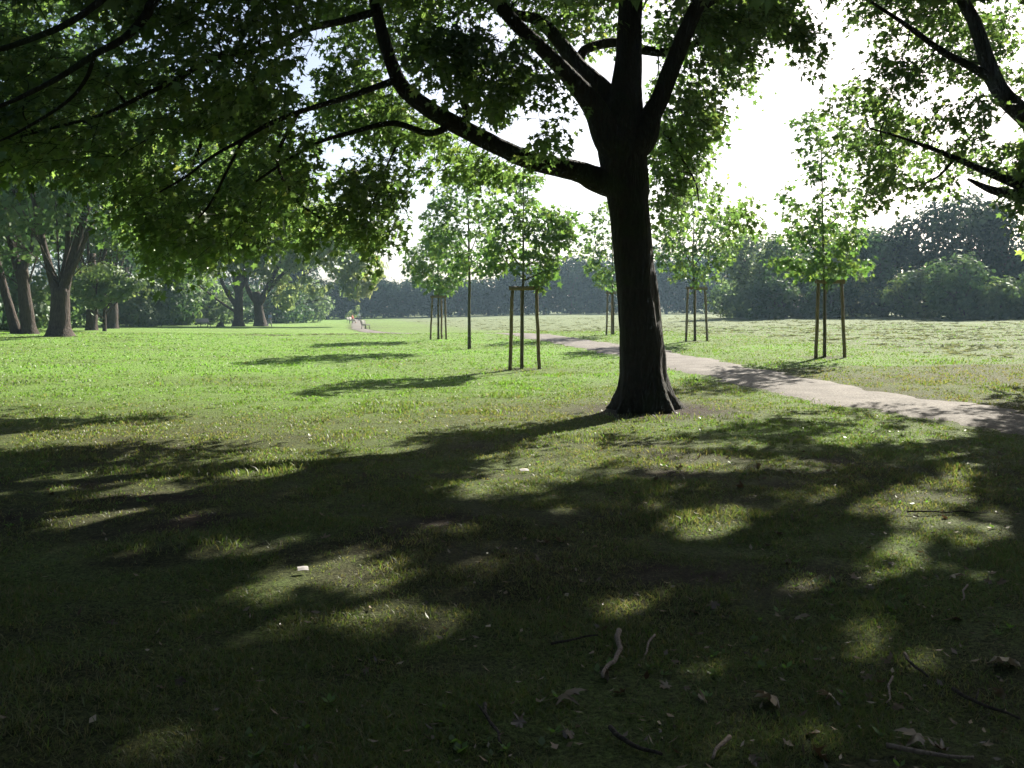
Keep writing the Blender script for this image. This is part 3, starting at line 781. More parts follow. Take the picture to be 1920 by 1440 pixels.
def stake_frame(px, Y, w, rot, label):
    bx = (px - CX) / F * Y
    base = (bx, Y, gz1(bx, Y))
    root = empty('stake_frame', base, label, 'tree stakes', 'wooden tripod frames round the young trees', 0)
    H = 2.2; tops = []
    for k in range(3):
        a = rot + k * 2 * math.pi / 3
        rb, rt = w * .58, w * .46
        b = np.array([rb * math.cos(a), rb * math.sin(a), -.08 + gz1(bx + rb * math.cos(a), Y + rb * math.sin(a)) - base[2]])
        t = np.array([rt * math.cos(a), rt * math.sin(a), H])
        mb = MB(); P = np.linspace(b, t, 7)
        P[1:-1, :2] += RNG.normal(size=(5, 2)) * .006
        mb.tube(P, np.linspace(.052, .046, 7), 10, True, .05); mb.build('stake', M_stake, root, True); tops.append(t)
    for k in range(3):
        a, b = tops[k], tops[(k + 1) % 3]
        d = (b - a) / np.linalg.norm(b - a)
        mb = MB()
        z = np.array([0, 0, -.02 - .012 * (k == 1)])
        ux = np.array([d[0], d[1], 0]); uy = np.array([-d[1], d[0], 0]); rotm = np.stack([ux, uy, [0, 0, 1]], 1)
        mb.box((a + b) / 2 + z + uy * -.062, (np.linalg.norm(b - a) + .14, .035, .105), rotm); mb.build('crossbar', M_stake, root)
for args in [(982, 25.9, .80, math.radians(96), 'tripod stakes round the young maple just left of the big trunk'),
             (824, 48.9, .82, math.radians(80), 'tripod stakes round the leftmost small round maple'),
             (1150, 49.9, .82, math.radians(215), 'tripod stakes half hidden behind the big trunk'),
             (1305, 39.5, .86, math.radians(205), 'tripod stakes round the young maple directly right of the trunk'),
             (1553, 27.6, .80, math.radians(85), 'tripod stakes round the airy young maple beside the meadow')]:
    stake_frame(*args)

# ------------------------------------------------------------------ background trees
def cards(lobes, n, size, rng, stretch=1.0, droop=0., clump=.38, csc=1.6, seed=0, shell=.55):
    L = np.array(lobes, float)
    w = (L[:, 3] * L[:, 4] + L[:, 4] * L[:, 5] + L[:, 3] * L[:, 5]); w /= w.sum()
    idx = rng.choice(len(L), n, p=w)
    d = rng.normal(size=(n, 3)); d /= np.linalg.norm(d, axis=1)[:, None]
    r = shell + (1 - shell) * rng.uniform(0, 1, n) ** .6
    r *= 1 + (fbm(d * 2.2 + L[idx, :3] * .7, seed + 5, 3) - .5) * .7
    P = L[idx, :3] + d * r[:, None] * L[idx, 3:6]
    k = fbm(P / csc, seed, 3) > clump + (r - .75) * .25
    P, d = P[k], d[k]; n = len(P)
    nor = d * 1.1 + rng.normal(size=(n, 3)) * .45 + np.array([0, 0, .35]); nor /= np.linalg.norm(nor, axis=1)[:, None]
    t = rng.normal(size=(n, 3)); t[:, 2] -= droop; t -= nor * (t * nor).sum(1)[:, None]; t /= np.linalg.norm(t, axis=1)[:, None] + 1e-9
    b = np.cross(nor, t)
    s = size * rng.uniform(.5, 1.4, n)
    tpl = np.array([(-.5, 0), (-.12, -.34), (.2, -.22), (.55, .05), (.12, .30), (-.25, .36)])
    tpl = tpl[None] + rng.uniform(-.12, .12, (n, 6, 2))
    V = P[:, None] + s[:, None, None] * (tpl[..., :1] * stretch * t[:, None] + tpl[..., 1:] * b[:, None])
    Fc = np.arange(n * 6).reshape(n, 6)
    tint = np.clip(fbm(P / (csc * .8), seed + 9, 2) * 1.1 - .1 + rng.uniform(-.2, .2, n) + (np.random.default_rng(seed).uniform(-.28, .34)), 0, 1)
    return V.reshape(-1, 3), Fc, np.repeat(tint, 6)

def bg_tree(name, x, y, lobes, n, size, mat, label, cat, seed, trunk=None, limbs=(), group=None, bark=None, **kw):
    """lobes relative to the base"""
    rng = np.random.default_rng(seed)
    base = np.array([x, y, gz1(x, y) - .08])
    root = empty(name, base, label, cat, group)
    mb = MB()
    if trunk:
        P, R = spline(np.array([t[:3] for t in trunk], float), np.array([t[3] for t in trunk], float), 5)
        mb.tube(P, R, 16, True, .12)
    for l in limbs:
        P, R = spline(np.array([t[:3] for t in l], float), np.array([t[3] for t in l], float), 5); mb.tube(P, R, 10, True, .1)
    # inner boughs to every lobe
    for lb in lobes:
        a = np.array([0, 0, min(lb[2] * .45, 3.0)]); c = np.array(lb[:3])
        mid = (a + c) / 2 + rng.normal(size=3) * .3
        r = (.05 + .018 * max(lb[3:6])) * (.45 if limbs else 1)
        P, R = spline([a, mid, c], [r, r * .6, r * .2], 5); mb.tube(P, R, 6, True)
        for _ in range(4):
            e = c + rng.normal(size=3) * np.array(lb[3:6]) * .45
            P, R = spline([mid, (mid + e) / 2 + rng.normal(size=3) * .2, e], [r * .5, r * .3, r * .08], 4); mb.tube(P, R, 5, True)
    mb.build('trunk' if trunk else 'stems', bark or M_bark2, root, True)
    V, Fc, T = cards(lobes, n, size, rng, seed=seed, **kw)
    link('crown', raw_mesh('crown', V, [Fc], mat, T), root)
    return root

def lobes_round(h0, h1, r, rng, k=7):
    out = [(0, 0, (h0 + h1) / 2, r * .7, r * .7, (h1 - h0) * .42)]
    for _ in range(k):
        a = rng.uniform(0, 6.28); z = rng.uniform(h0 + (h1 - h0) * .2, h1 - (h1 - h0) * .22)
        rr = r * rng.uniform(.3, .62) * (1 - .35 * abs((z - (h0 + h1) / 2) / (h1 - h0)))
        q = rng.uniform(.32, .52)
        out.append((rr * math.cos(a), rr * math.sin(a), z, r * q, r * q, r * q * rng.uniform(.7, 1.0)))
    return out

def XP(px, Y): return (px - CX) / F * Y

# left row of old trees
rg = np.random.default_rng(5)
x, y = XP(112, 52), 52
bg_tree('old_tree', x, y, [(-1.5,-1,8,3.5,3.5,3),(2.2,0,8.5,3.4,3.5,3.2),(0,2,12,5,5,4),(-4,1,11,3.6,3.6,3),(4.5,0,12,3.2,3.4,3.2),(0,0,16,4,4,3.5),(-3.5,-2,6.2,2.2,2.4,1.5),(3.5,1,5.6,1.9,2.2,1.2)], 15000, .34, M_oak,
        'old grey tree with flared trunk forking into three limbs, on the left lawn', 'tree', 51,
        [(0,0,-.1,1.0),(0,0,.12,.8),(0,0,.6,.56),(.02,0,1.6,.47),(.05,0,2.7,.48)],
        [[(-.1,0,2.3,.3),(-.6,.1,3.8,.21),(-1.1,.1,5.8,.17),(-1.6,0,8.5,.12)],[(.15,0,2.3,.32),(.6,0,4,.23),(1.05,0,5.6,.2),(1.7,.1,8,.15),(2.2,.2,11,.08)],[(.1,.2,2.5,.2),(.25,.3,4,.16),(.3,.4,7,.12)],[(.3,-.1,2.8,.18),(1.1,-.2,4.4,.14),(1.9,-.2,6.4,.1)]], clump=.40)
x, y = XP(52, 58), 58
bg_tree('old_tree', x, y, [(-1,0,7.5,4,4,3.5),(-3,1,11,4.5,4.5,4),(2.5,2,12,4,4.4,3.6),(0,0,15,4,4,4),(-4,-1,6,2.6,2.6,2)], 12000, .36, M_oak, 'dark leaning double trunk at the far left, behind the forked old tree', 'tree', 52,
        [(.1,0,-.1,.7),(.08,0,.15,.54),(0,0,.8,.42),(-.2,0,2.5,.36),(-.35,0,4.2,.31)], [[(-.35,0,3.2,.28),(-1.0,0,5.5,.2),(-1.5,0,8,.14)],[(-.4,0,3.8,.28),(.3,.2,6,.22),(.8,.3,9,.14)],[(-.7,.1,.0,.34),(-1.2,.1,1.8,.26),(-1.9,.2,4.2,.22),(-2.4,.2,7,.14)]], clump=.36)
for px, Y, lab, sd, rr in [(172,74,'dark straight trunk behind the forked old tree, close to the shrubbery','61',.42),(210,84,'stout dark trunk deepest in the shade beside the pale bushes','62',.5)]:
    x, y = XP(px, Y), Y
    bg_tree('old_tree', x, y, lobes_round(5, 17, 6.5, np.random.default_rng(int(sd)), 8), 9000, .42, M_oak, lab, 'tree', int(sd), [(0,0,-.1,rr*1.5),(0,0,.4,rr*1.1),(0,0,2.5,rr*.9),(0,0,6,rr*.7)], clump=.36)
# low leafy sprays in the sun
x, y = XP(196, 70), 70
bg_tree('small_tree', x, y, [(-1.2,0,3.2,1.5,1.3,.7),(.6,0,2.9,1.7,1.4,.7),(1.6,0,3.6,1.5,1.3,.8),(-.2,0,4.3,1.9,1.6,.9),(-.6,0,2.2,1,1,.5)], 3800, .26, M_bush, 'small sunlit tree with pale layered leaves right of the forked trunk', 'tree', 63, [(0,0,-.1,.16),(0,0,1.2,.12),(0,0,3,.08)], clump=.36)
# willows in the middle distance
x, y = XP(447, 108), 108
bg_tree('willow_tree', x, y, [(0,0,9,4,4,3.5),(-3,0,12,4.4,4.4,4),(2.5,1,13,4.4,4.6,4),(0,0,18,5,5,4.5),(-2.5,0,22,4,4,4),(1.5,0,24.5,3.4,3.6,3.4),(-4.5,-1,8,2.4,2.6,2.2),(4,0,9,2.6,2.6,2.2)], 13000, .5, M_willow,
        'tall grey-green willow, left of the pair beside the walker', 'tree', 71, [(0,0,-.1,.95),(0,0,.25,.72),(0,0,1,.52),(.05,0,4,.45),(.1,0,9,.35),(0,0,17,.15)],
        [[(0,0,2,.3),(-1.6,0,4.5,.2),(-3,0,8.5,.12)],[(.1,0,4,.25),(1.2,0,6,.2),(2.4,0,10,.1)],[(-.2,0,1.6,.16),(-2.2,-.3,3,.12),(-4.4,-.6,4.8,.07)],[(-.1,0,3.2,.2),(-.8,0,7,.15)]], stretch=1.5, droop=1.2, clump=.42, csc=2.0)
x, y = XP(489, 110), 110
bg_tree('willow_tree', x, y, [(2,0,7.5,4,4,3),(5,0,9,4.6,4.4,3.2),(9,0,8,3.8,3.6,3),(-1,0,10,3.6,3.6,3.2),(3,1,12,5,5,3.4),(8,0,11.5,4,4,3),(1,0,16,4,4.2,3.6),(12,0,6.6,2.6,2.6,2.6),(3,-.6,4,1.8,1.8,2.2),(6,0,5,1.9,2,1.6),(11,-.4,4.6,2.0,2,1.6)], 15000, .45, M_willow,
        'broad willow spreading to the right, right of the pair beside the walker', 'tree', 72, [(0,0,-.1,1.1),(-.05,0,.3,.8),(-.15,0,1.2,.56),(-.3,0,2.4,.5),(-.6,0,4,.45)],
        [[(-.4,0,2.6,.36),(-1.4,0,4.2,.26),(-2.2,0,7,.18)],[(-.2,0,2.4,.36),(.8,0,4.5,.3),(2,0,7,.25),(4,0,10,.15)],[(.6,0,4,.2),(3,0,6.5,.16),(7,0,8.5,.1)]], stretch=1.5, droop=1.2, clump=.42, csc=1.8)

# left shrubbery (edge of the lawn)
for k, (px, Y, h, r, sd, mt, lab) in enumerate([
    (-120, 60, 7, 5, 81, M_oak, 'dark thicket bush beyond the left frame edge'),
    (20, 72, 6, 4.6, 82, M_oak, 'dark thicket bush behind the leaning double trunk'),
    (120, 88, 6.5, 5, 83, M_oak, 'dark thicket bush seen between the old trunks'),
    (235, 92, 5.6, 3.4, 84, M_bush, 'tall light green bush right of the stout dark trunk'),
    (268, 98, 4.2, 2.8, 85, M_bush, 'low rounded bush, yellowest in the left shrubbery'),
    (300, 108, 8.5, 4.0, 86, M_oak, 'high leafy bush rising behind the yellow rounded bush'),
    (338, 112, 5.4, 3.0, 87, M_bush, 'upright column-like bush standing in the left shrubbery'),
    (390, 122, 6.5, 4.6, 88, M_willow, 'greyish bush behind the pale bench'),
    (440, 150, 7, 5.2, 89, M_oak, 'shady bush behind the left willow trunk'),
    (520, 155, 8, 5.5, 90, M_oak, 'wide bush behind the walking person'),
    (575, 165, 7.5, 5, 91, M_willow, 'silvery bush at the end of the left lawn'),
    ]):
    x = XP(px, Y)
    q = np.random.default_rng(sd)
    lb = [(q.uniform(-.6,.6)*r, q.uniform(-.5,.5)*r, h*q.uniform(.15,.75), r*q.uniform(.35,.6), r*q.uniform(.35,.6), h*q.uniform(.2,.32)) for _ in range(8)]
    lb.append((0, 0, h * .28, r * .85, r * .8, h * .32))
    bg_tree('bush', x, Y, lb, 4200, .34 if Y < 100 else .45, mt, lab, 'bush', sd, group='bushes along the left lawn', clump=.33, bark=M_bark2)
# tall backing trees on the left
for px, Y, h, r, sd, mt, lab in [(-180, 75, 19, 8, 92, M_oak, 'tall dense tree beyond the left frame edge'), (30, 100, 21, 8.5, 93, M_oak, 'tall dense tree behind the leaning double trunk'),
                             (230, 118, 22, 8.5, 94, M_oak, 'tall dense tree rising over the pale layered small tree'), (330, 140, 21, 8.5, 95, M_willow, 'tall feathery tree rising behind the column-like bush'), (560, 190, 14, 7, 96, M_far, 'hazy tree between the broad willow and the far wood')]:
    bg_tree('tall_tree', XP(px, Y), Y, lobes_round(h * .22, h, r, np.random.default_rng(sd), 11), 11000, .5, mt, lab, 'tree', sd, [(0,0,-.1,.6),(0,0,1,.45),(0,0,h*.4,.3)], group='tall trees behind the left shrubbery', clump=.37, csc=2.2)

# far tree line across the meadow
FAR = [(600,208,9.2,'far hazy tree left of the distant path end'),(648,214,9.0,'far hazy tree above the distant path end'),(700,216,9.6,'far hazy tree directly above the dark bench'),(752,214,9.4,'far hazy tree left of the leftmost sapling'),
       (805,214,9.2,'far hazy tree straight behind the leftmost sapling stakes'),(862,214,9.6,'far hazy tree beside the unstaked sapling stem'),(915,212,10.4,'far hazy tree between the bare stem and the nearest stakes'),(968,212,11.2,'far hazy tree behind the nearest stakes'),
       (1020,212,13.2,'far hazy tree just right of the nearest stakes'),(1072,210,14.6,'far tall hazy tree left of the big trunk'),(1125,210,14.2,'far hazy tree behind the hidden stakes'),(1185,210,14,'far hazy tree behind the big trunk'),
       (1245,206,14.4,'far hazy tree just right of the big trunk'),(1300,204,14.8,'far hazy tree behind the stakes right of the trunk'),(1350,200,15,'far hazy tree at the edge of the right grove')]
for i, (px, Y, h, lab) in enumerate(FAR):
    q = np.random.default_rng(700 + i)
    lb = lobes_round(h * .08, h * q.uniform(.92, 1.06), 6.3, q, 11) + [(q.uniform(-2,2), -1.5, h * .16, 5.2, 4, h * .17)]
    bg_tree('far_tree', XP(px, Y), Y + q.uniform(-3, 3), lb, 5200, .62, M_far, lab, 'tree', 700 + i, [(0,0,-.1,.4),(0,0,1,.3),(0,0,h*.5,.2)], group='far trees across the meadow', clump=.36, csc=2.2)
def far_wood():
    rng = np.random.default_rng(909)
    lb = []
    for px in range(-700, 2700, 34):
        Y = 236 + rng.uniform(-6, 10); h = np.interp(px, [-700,300,560,700,900,1050,1300,1500,2700], [16,16,9,8.0,9.5,15,16,17,20]) * rng.uniform(.9, 1.08)
        for k in range(3):
            lb.append((XP(px, Y) + rng.uniform(-3, 3), Y + rng.uniform(-3, 3), h * (.2 + .3 * k), 5.2 - k * .8, 4, h * .24))
    V, Fc, T = cards(lb, 60000, .95, rng, seed=33, clump=.22, csc=3)
    V[:, 2] += gz(V[:, 0], V[:, 1], False)
    tag(link('far_wood', raw_mesh('far_wood', V, [Fc], M_far, T)), 'dark hazy wood closing the view behind the far trees', 'wood', kind='stuff')
far_wood()

# grove on the right of the meadow
GROVE = [(1415,100,10.0,4.4,M_willow,'pale willow-like tree at the left end of the right grove'),(1372,108,5.0,3.2,M_bush,'low bush at the grove corner, farthest left'),(1470,98,10.2,4.4,M_oak,'mid green tree second from the left in the right grove'),
         (1530,104,10.8,4.6,M_oak,'grove tree straight behind the airy staked sapling'),(1600,98,10.2,4.4,M_willow,'greyish tree in the grove right of the airy sapling'),(1660,94,10.2,4.0,M_oak,'darker grove tree left of the tall dark one'),
         (1740,92,12.4,4.8,M_far,'tall dark tree in the grove, its left shoulder highest'),(1815,88,12.8,5.0,M_far,'tallest dark broad tree of the right grove'),(1900,86,12.4,5.0,M_far,'tall dark tree cut by the right frame edge'),
         (1990,84,12,5,M_far,'tall dark tree just outside the right frame'),(2090,82,12,5,M_oak,'grove tree well outside the right frame'),
         (1800,76,6.0,3.1,M_oak,'pale rounded bush in front of the tallest dark tree'),(1700,82,4.6,2.8,M_bush,'low bush at the foot of the grove, middle'),(1880,74,3.4,2.4,M_bush,'low reddish-green bush at the far right foot of the grove'),
         (1560,90,4.2,2.8,M_oak,'low dark bush right behind the airy sapling stakes'),(1450,92,4.4,2.8,M_oak,'low dark bush at the foot of the grove, left part'),(1950,74,4.5,3,M_oak,'low bush at the right frame edge')]
for i, (px, Y, h, r, mt, lab) in enumerate(GROVE):
    q = np.random.default_rng(800 + i)
    small = h < 7
    lb = lobes_round(h * .05, h, r, q, 12) + [(q.uniform(-1,1), -r*.3, h * .17, r * .85, r * .7, h * .19), (q.uniform(-1.5,1.5), -r*.2, h * .12, r * .8, r * .7, h * .14)]
    bg_tree('bush' if small else 'grove_tree', XP(px, Y), Y, lb, 3600 if small else 7000, .30 if small else .36, mt, lab, 'bush' if small else 'tree', 800 + i,
            None if small else [(0,0,-.1,.35),(0,0,1,.28),(0,0,h*.5,.2)], group='trees and bushes of the right grove', clump=.37, csc=1.5, stretch=1.3 if mt is M_willow else 1.0)

# unseen trees added round the viewpoint to block sky light from the foreground
for i, (x, y, h, lab) in enumerate([(-14, -3, 15, 'added unseen shade tree standing left of the viewpoint'), (-6, -11, 16, 'added unseen shade tree standing behind the viewpoint'), (5, -12, 15, 'added unseen shade tree behind and right of the viewpoint'), (14, -5, 15, 'added unseen shade tree standing right of the viewpoint'),
                                  (-19, 8, 15, 'added unseen shade tree on the lawn far left of the viewpoint'), (21, 4, 15, 'added unseen shade tree beyond the path, far right of the viewpoint'), (.8, -5.5, 16, 'added unseen shade tree whose crown arches over the viewpoint')]):
    q = np.random.default_rng(950 + i)
    bg_tree('added_shade_tree', x, y, lobes_round(5.2 if x == .8 else 1.2, h, 8.2, q, 16), 15000, .75, M_oak, lab, 'tree', 950 + i, [(0,0,-.1,.7),(0,0,.5,.45),(0,0,3,.38),(0,0,h*.5,.3)], group='unseen trees added round the viewpoint for shade', clump=.28, csc=2.2, bark=M_bark)

# ------------------------------------------------------------------ grass, litter
def blades(r0, r1, n, rng, hmin, hmax, wk, flat=.95, ang=.66):
    r = r0 * (r1 / r0) ** rng.uniform(0, 1, n)
    a = rng.uniform(-ang, ang, n)
    x = r * np.sin(a); y = r * np.cos(a)
    g, d, m = surf(x, y)
    tuft = n2(x, y, .35, 51, 2); pd = pathdist(x, y)
    keep = rng.uniform(size=n) < np.clip(1.15 - d * 1.0, .06, 1) * np.clip((tuft - .30) * 3.2, .08, 1)
    keep &= pd > 1.12 + rng.uniform(-.1, .25, n) - .5 * (rng.uniform(size=n) < .12)
    keep &= np.hypot(x - TREE[0], y - TREE[1]) > .75
    x, y, g, d, m, tuft, r = [v[keep] for v in (x, y, g, d, m, tuft, r)]
    n = len(x)
    z = gz(x, y) - .004
    big = n2(x, y, 1.1, 57, 2)
    h = rng.uniform(hmin, hmax, n) * (.35 + 1.0 * tuft + 1.1 * np.clip((big - .58) * 5, 0, 1)) * np.clip(1 - m * .5, .3, 1)
    w = wk * np.maximum(r, 4) * rng.uniform(.7, 1.4, n)
    az = rng.uniform(0, 6.283, n); lean = rng.uniform(.05, 1, n) * flat * h
    dx, dy = np.cos(az), np.sin(az)
    f = rng.uniform(0, 6.283, n); wx, wy = np.cos(f) * w / 2, np.sin(f) * w / 2
    B = np.stack([x, y, z], 1); V = np.empty((n, 5, 3))
    V[:, 0] = B + np.stack([-wx, -wy, 0 * wx], 1); V[:, 1] = B + np.stack([wx, wy, 0 * wx], 1)
    mid = B + np.stack([dx * lean * .35, dy * lean * .35, h * .6], 1)
    V[:, 2] = mid + np.stack([wx, wy, 0 * wx], 1) * .75; V[:, 3] = mid - np.stack([wx, wy, 0 * wx], 1) * .75
    V[:, 4] = B + np.stack([dx * lean, dy * lean, h * .95], 1)
    i = np.arange(n)[:, None] * 5
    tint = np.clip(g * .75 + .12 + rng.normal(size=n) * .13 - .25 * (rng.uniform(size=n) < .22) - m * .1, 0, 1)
    return V.reshape(-1, 3), [i + np.array([[0, 1, 2, 3]]), i + np.array([[3, 2, 4]])], np.repeat(tint, 5)
def grass():
    rng = np.random.default_rng(404)
    V, T, Q, R3 = [], [], [], []; n = 0
    for args in [(2.2, 9, 360000, rng, .010, .042, .0009, 1.9), (9, 22, 200000, rng, .012, .045, .0010, 1.5), (22, 70, 130000, rng, .02, .05, .0012, 1.2)]:
        v, f, t = blades(*args)
        V.append(v); T.append(t); Q.append(f[0] + n); R3.append(f[1] + n); n += len(v)
    # clover and plantain rosettes between the blades
    m = 900
    r = 3 * (16 / 3) ** rng.uniform(0, 1, m); a = rng.uniform(-.62, .62, m); x = r * np.sin(a); y = r * np.cos(a)
    ok = (pathdist(x, y) > 1.2) & (n2(x, y, 2.0, 58) > .5); x, y = x[ok], y[ok]; z = gz(x, y)
    for cx, cy, cz in zip(x, y, z):
        q = rng.integers(4, 8); az = rng.uniform(0, 6.28, q); L = rng.uniform(.02, .055, q); e = rng.uniform(.2, .9, q)
        d = np.stack([np.cos(az) * np.cos(e), np.sin(az) * np.cos(e), np.sin(e)], 1); w = np.stack([-np.sin(az), np.cos(az), az * 0], 1) * (L * .26)[:, None]
        b = np.array([cx, cy, cz + .004]); d = d * L[:, None]
        V.append(np.stack([b + d * .1, b + d * .55 + w, b + d, b + d * .55 - w], 1).reshape(-1, 3)); T.append(np.full(q * 4, rng.uniform(.6, .9)))
        Q.append(np.arange(q * 4).reshape(-1, 4) + n); n += q * 4
    me = raw_mesh('grass', np.vstack(V), [np.vstack(Q), np.vstack(R3)], M_grass, np.concatenate(T))
    tag(link('grass', me), 'thin worn grass of the lawn, lush beyond the shade', 'grass', kind='stuff')
grass()

M_hay0 = leaf_material('mown_grass', [(0, (.05, .062, .03)), (.5, (.085, .10, .05)), (1, (.14, .155, .08))], .5, 1.3, .02, .6)
def clippings():
    """heaps of mown hay on the meadow"""
    rng = np.random.default_rng(505)
    n = 15000
    y = 20 * (160 / 20) ** rng.uniform(0, 1, n); x = rng.uniform(-.45, .75, n) * y
    _, _, m = surf(x, y)
    row = np.sin((x * .35 + y) * 1.15 + n2(x, y, 9, 61) * 5)
    k = (m > .5) & (rng.uniform(size=n) < .25 + .45 * (row > .2)) & (n2(x, y, 1.2, 62) > .46)
    k &= rng.uniform(size=n) < np.clip((y - 22) / 18, .12, 1)
    x, y = x[k], y[k]
    V, T = [], []
    z = gz(x, y)
    for a, b, c in zip(x, y, z):
        s = rng.uniform(.05, .17); q = rng.integers(7, 13)
        p = rng.normal(size=(q, 3)) * np.array([s * 1.5, s * .6, s * .16]); p[:, 2] = np.abs(p[:, 2]) + .01
        t = rng.normal(size=(q, 3)) * np.array([1, .7, .16]); t /= np.linalg.norm(t, axis=1)[:, None]
        w = np.cross(t, rng.normal(size=(q, 3))); w /= np.linalg.norm(w, axis=1)[:, None]
        L = rng.uniform(.05, .13, q)[:, None]; wd = rng.uniform(.01, .03, q)[:, None]
        cc = np.array([a, b, c])
        V.append(np.stack([cc + p - t * L - w * wd, cc + p - t * L + w * wd, cc + p + t * L + w * wd * .4, cc + p + t * L - w * wd * .4], 1))
        T.append(np.repeat(rng.uniform(.1, 1, q), 4))
    V = np.vstack(V).reshape(-1, 3)
    tag(link('hay_clippings', raw_mesh('hay_clippings', V, [np.arange(len(V)).reshape(-1, 4)], M_hay0, np.concatenate(T))), 'small dark heaps of mown grass strewn over the meadow', 'hay', kind='stuff')
clippings()

M_litter = leaf_material('dead_leaf', [(0, (.06, .035, .02)), (.35, (.16, .10, .055)), (.7, (.25, .19, .125)), (1, (.36, .32, .25))], .15, 1.0, .06, .4)
_half = [(.05,-.02),(.16,-.12),(.30,-.10),(.46,-.16),(.40,-.02),(.30,.08),(.46,.14),(.60,.30),(.66,.50),(.52,.44),(.42,.40),(.26,.34),(.30,.52),(.34,.66),(.22,.64),(.14,.78),(.0,.98)]
DEAD = np.array([(0,.22)] + [(0,-.04)] + _half + [(-x, y) for x, y in _half[-2::-1]])
DEAD_T = np.array([[0, i, i + 1 if i < len(DEAD) - 1 else 1] for i in range(1, len(DEAD))])
def dead_leaf_data(rng, size, curl):
    u, v = DEAD[:, 0].copy(), DEAD[:, 1] - .3
    u = u * rng.uniform(.6, 1.05) * (1 + rng.normal(size=len(u)) * .10); v = v * (1 + rng.normal(size=len(u)) * .08)
    a, b = rng.uniform(-1, 1, 2)
    z = curl * (u * u * 1.5 + v * v * .8) + .5 * a * u * v + .25 * b * v * np.abs(u) + rng.normal(size=len(u)) * .04
    V = np.stack([u, v, z], 1)
    st = np.array([(-.012, -.34, 0), (.012, -.34, 0), (.03, -.85, .12), (.012, -.86, .12)])      # stalk
    return np.vstack([V, st]) * size
def dead_leaf_mesh(rng, curl, tint):
    V = dead_leaf_data(rng, 1.0, curl); n = len(DEAD)
    return raw_mesh('fallen_leaf', V, [DEAD_T, np.array([[n, n + 1, n + 2, n + 3]])], M_litter, np.full(len(V), tint))
def litter():
    rng = np.random.default_rng(606)
    # tiny bits: stuff
    n = 3600
    r = 2.6 * (17 / 2.6) ** rng.uniform(0, 1, n); a = rng.uniform(-.64, .64, n); x = r * np.sin(a); y = r * np.cos(a)
    k = (rng.uniform(size=n) < .25 + .75 * np.clip(x / 4 + .4, 0, 1)) & ((pathdist(x, y) > 1.0) | (rng.uniform(size=n) < .3))
    x, y = x[k], y[k]; z = gz(x, y) + .018; n = len(x)
    s = rng.uniform(.008, .028, n)
    t = rng.normal(size=(n, 3)) * np.array([1, 1, .35]); t /= np.linalg.norm(t, axis=1)[:, None]
    w = np.cross(t, rng.normal(size=(n, 3)) * .4 + np.array([0, 0, 1])); w /= np.linalg.norm(w, axis=1)[:, None]
    c = np.stack([x, y, z], 1); s = s[:, None]; wd = s * rng.uniform(.15, .6, (n, 1))
    V = np.stack([c - t * s, c + w * wd, c + t * s + np.array([0, 0, .3]) * s, c - w * wd], 1).reshape(-1, 3)
    tag(link('leaf_litter', raw_mesh('leaf_litter', V, [np.arange(len(V)).reshape(-1, 4)], M_litter, np.repeat(rng.uniform(0, 1, n) ** 1.6 * .8, 4))), 'crumbs of dry leaves and bark sprinkled through the shaded grass', 'litter', kind='stuff')
    # single fallen leaves
    meshes = []
    for k in range(10):
        meshes.append(dead_leaf_mesh(rng, rng.uniform(-1.0, .9), rng.uniform(.02, .5)))
    for k in range(130):
        r = 2.9 * (13 / 2.9) ** rng.uniform(0, 1); a = rng.uniform(-.58, .58)
        if rng.uniform() < .5: a = abs(a)
        x, y = r * math.sin(a), r * math.cos(a)
        if pathdist([x], [y])[0] < 1.1: continue
        o = link('fallen_leaf', meshes[rng.integers(10)], None, (x, y, gz1(x, y) + .012))
        s = rng.uniform(.035, .075); o.scale = (s, s, s)
        o.rotation_euler = (rng.normal() * .5, rng.normal() * .5, rng.uniform(0, 6.28))
        tag(o, 'small dry brown maple leaf lying in the shaded foreground grass', 'leaf', 'fallen leaves scattered over the shaded grass')
    for px, py, s, tnt, rx, lab in [(1884,1256,.17,.93,.5,'largest pale fallen leaf, domed, near the right frame edge'),(1440,1328,.15,.72,.5,'big tan curled leaf lying near the bottom, right of the pale stick'),(1062,1322,.15,.62,.4,'crumpled pinkish leaf below the pale stick'),
                                 (1792,1100,.10,.85,.4,'pale star-shaped leaf above the largest domed leaf'),(1500,1172,.10,.75,.4,'greyish lobed leaf right of the pale stick, in deep shade'),(1715,1400,.12,.6,.3,'tan lobed leaf near the bottom right corner'),(1550,1322,.09,.8,.5,'light grey leaf right of the big tan curled leaf')]:
        Y = F * CH / (py - HY); x = XP(px, Y)
        o = link('fallen_leaf', dead_leaf_mesh(rng, -.7, tnt * .85), None, (x, Y, gz1(x, Y) + .05))
        s *= .85; o.scale = (s, s, s); o.rotation_euler = (rx, rng.normal() * .25, rng.uniform(0, 6.28))
        tag(o, lab, 'leaf', 'fallen leaves scattered over the shaded grass')
litter()

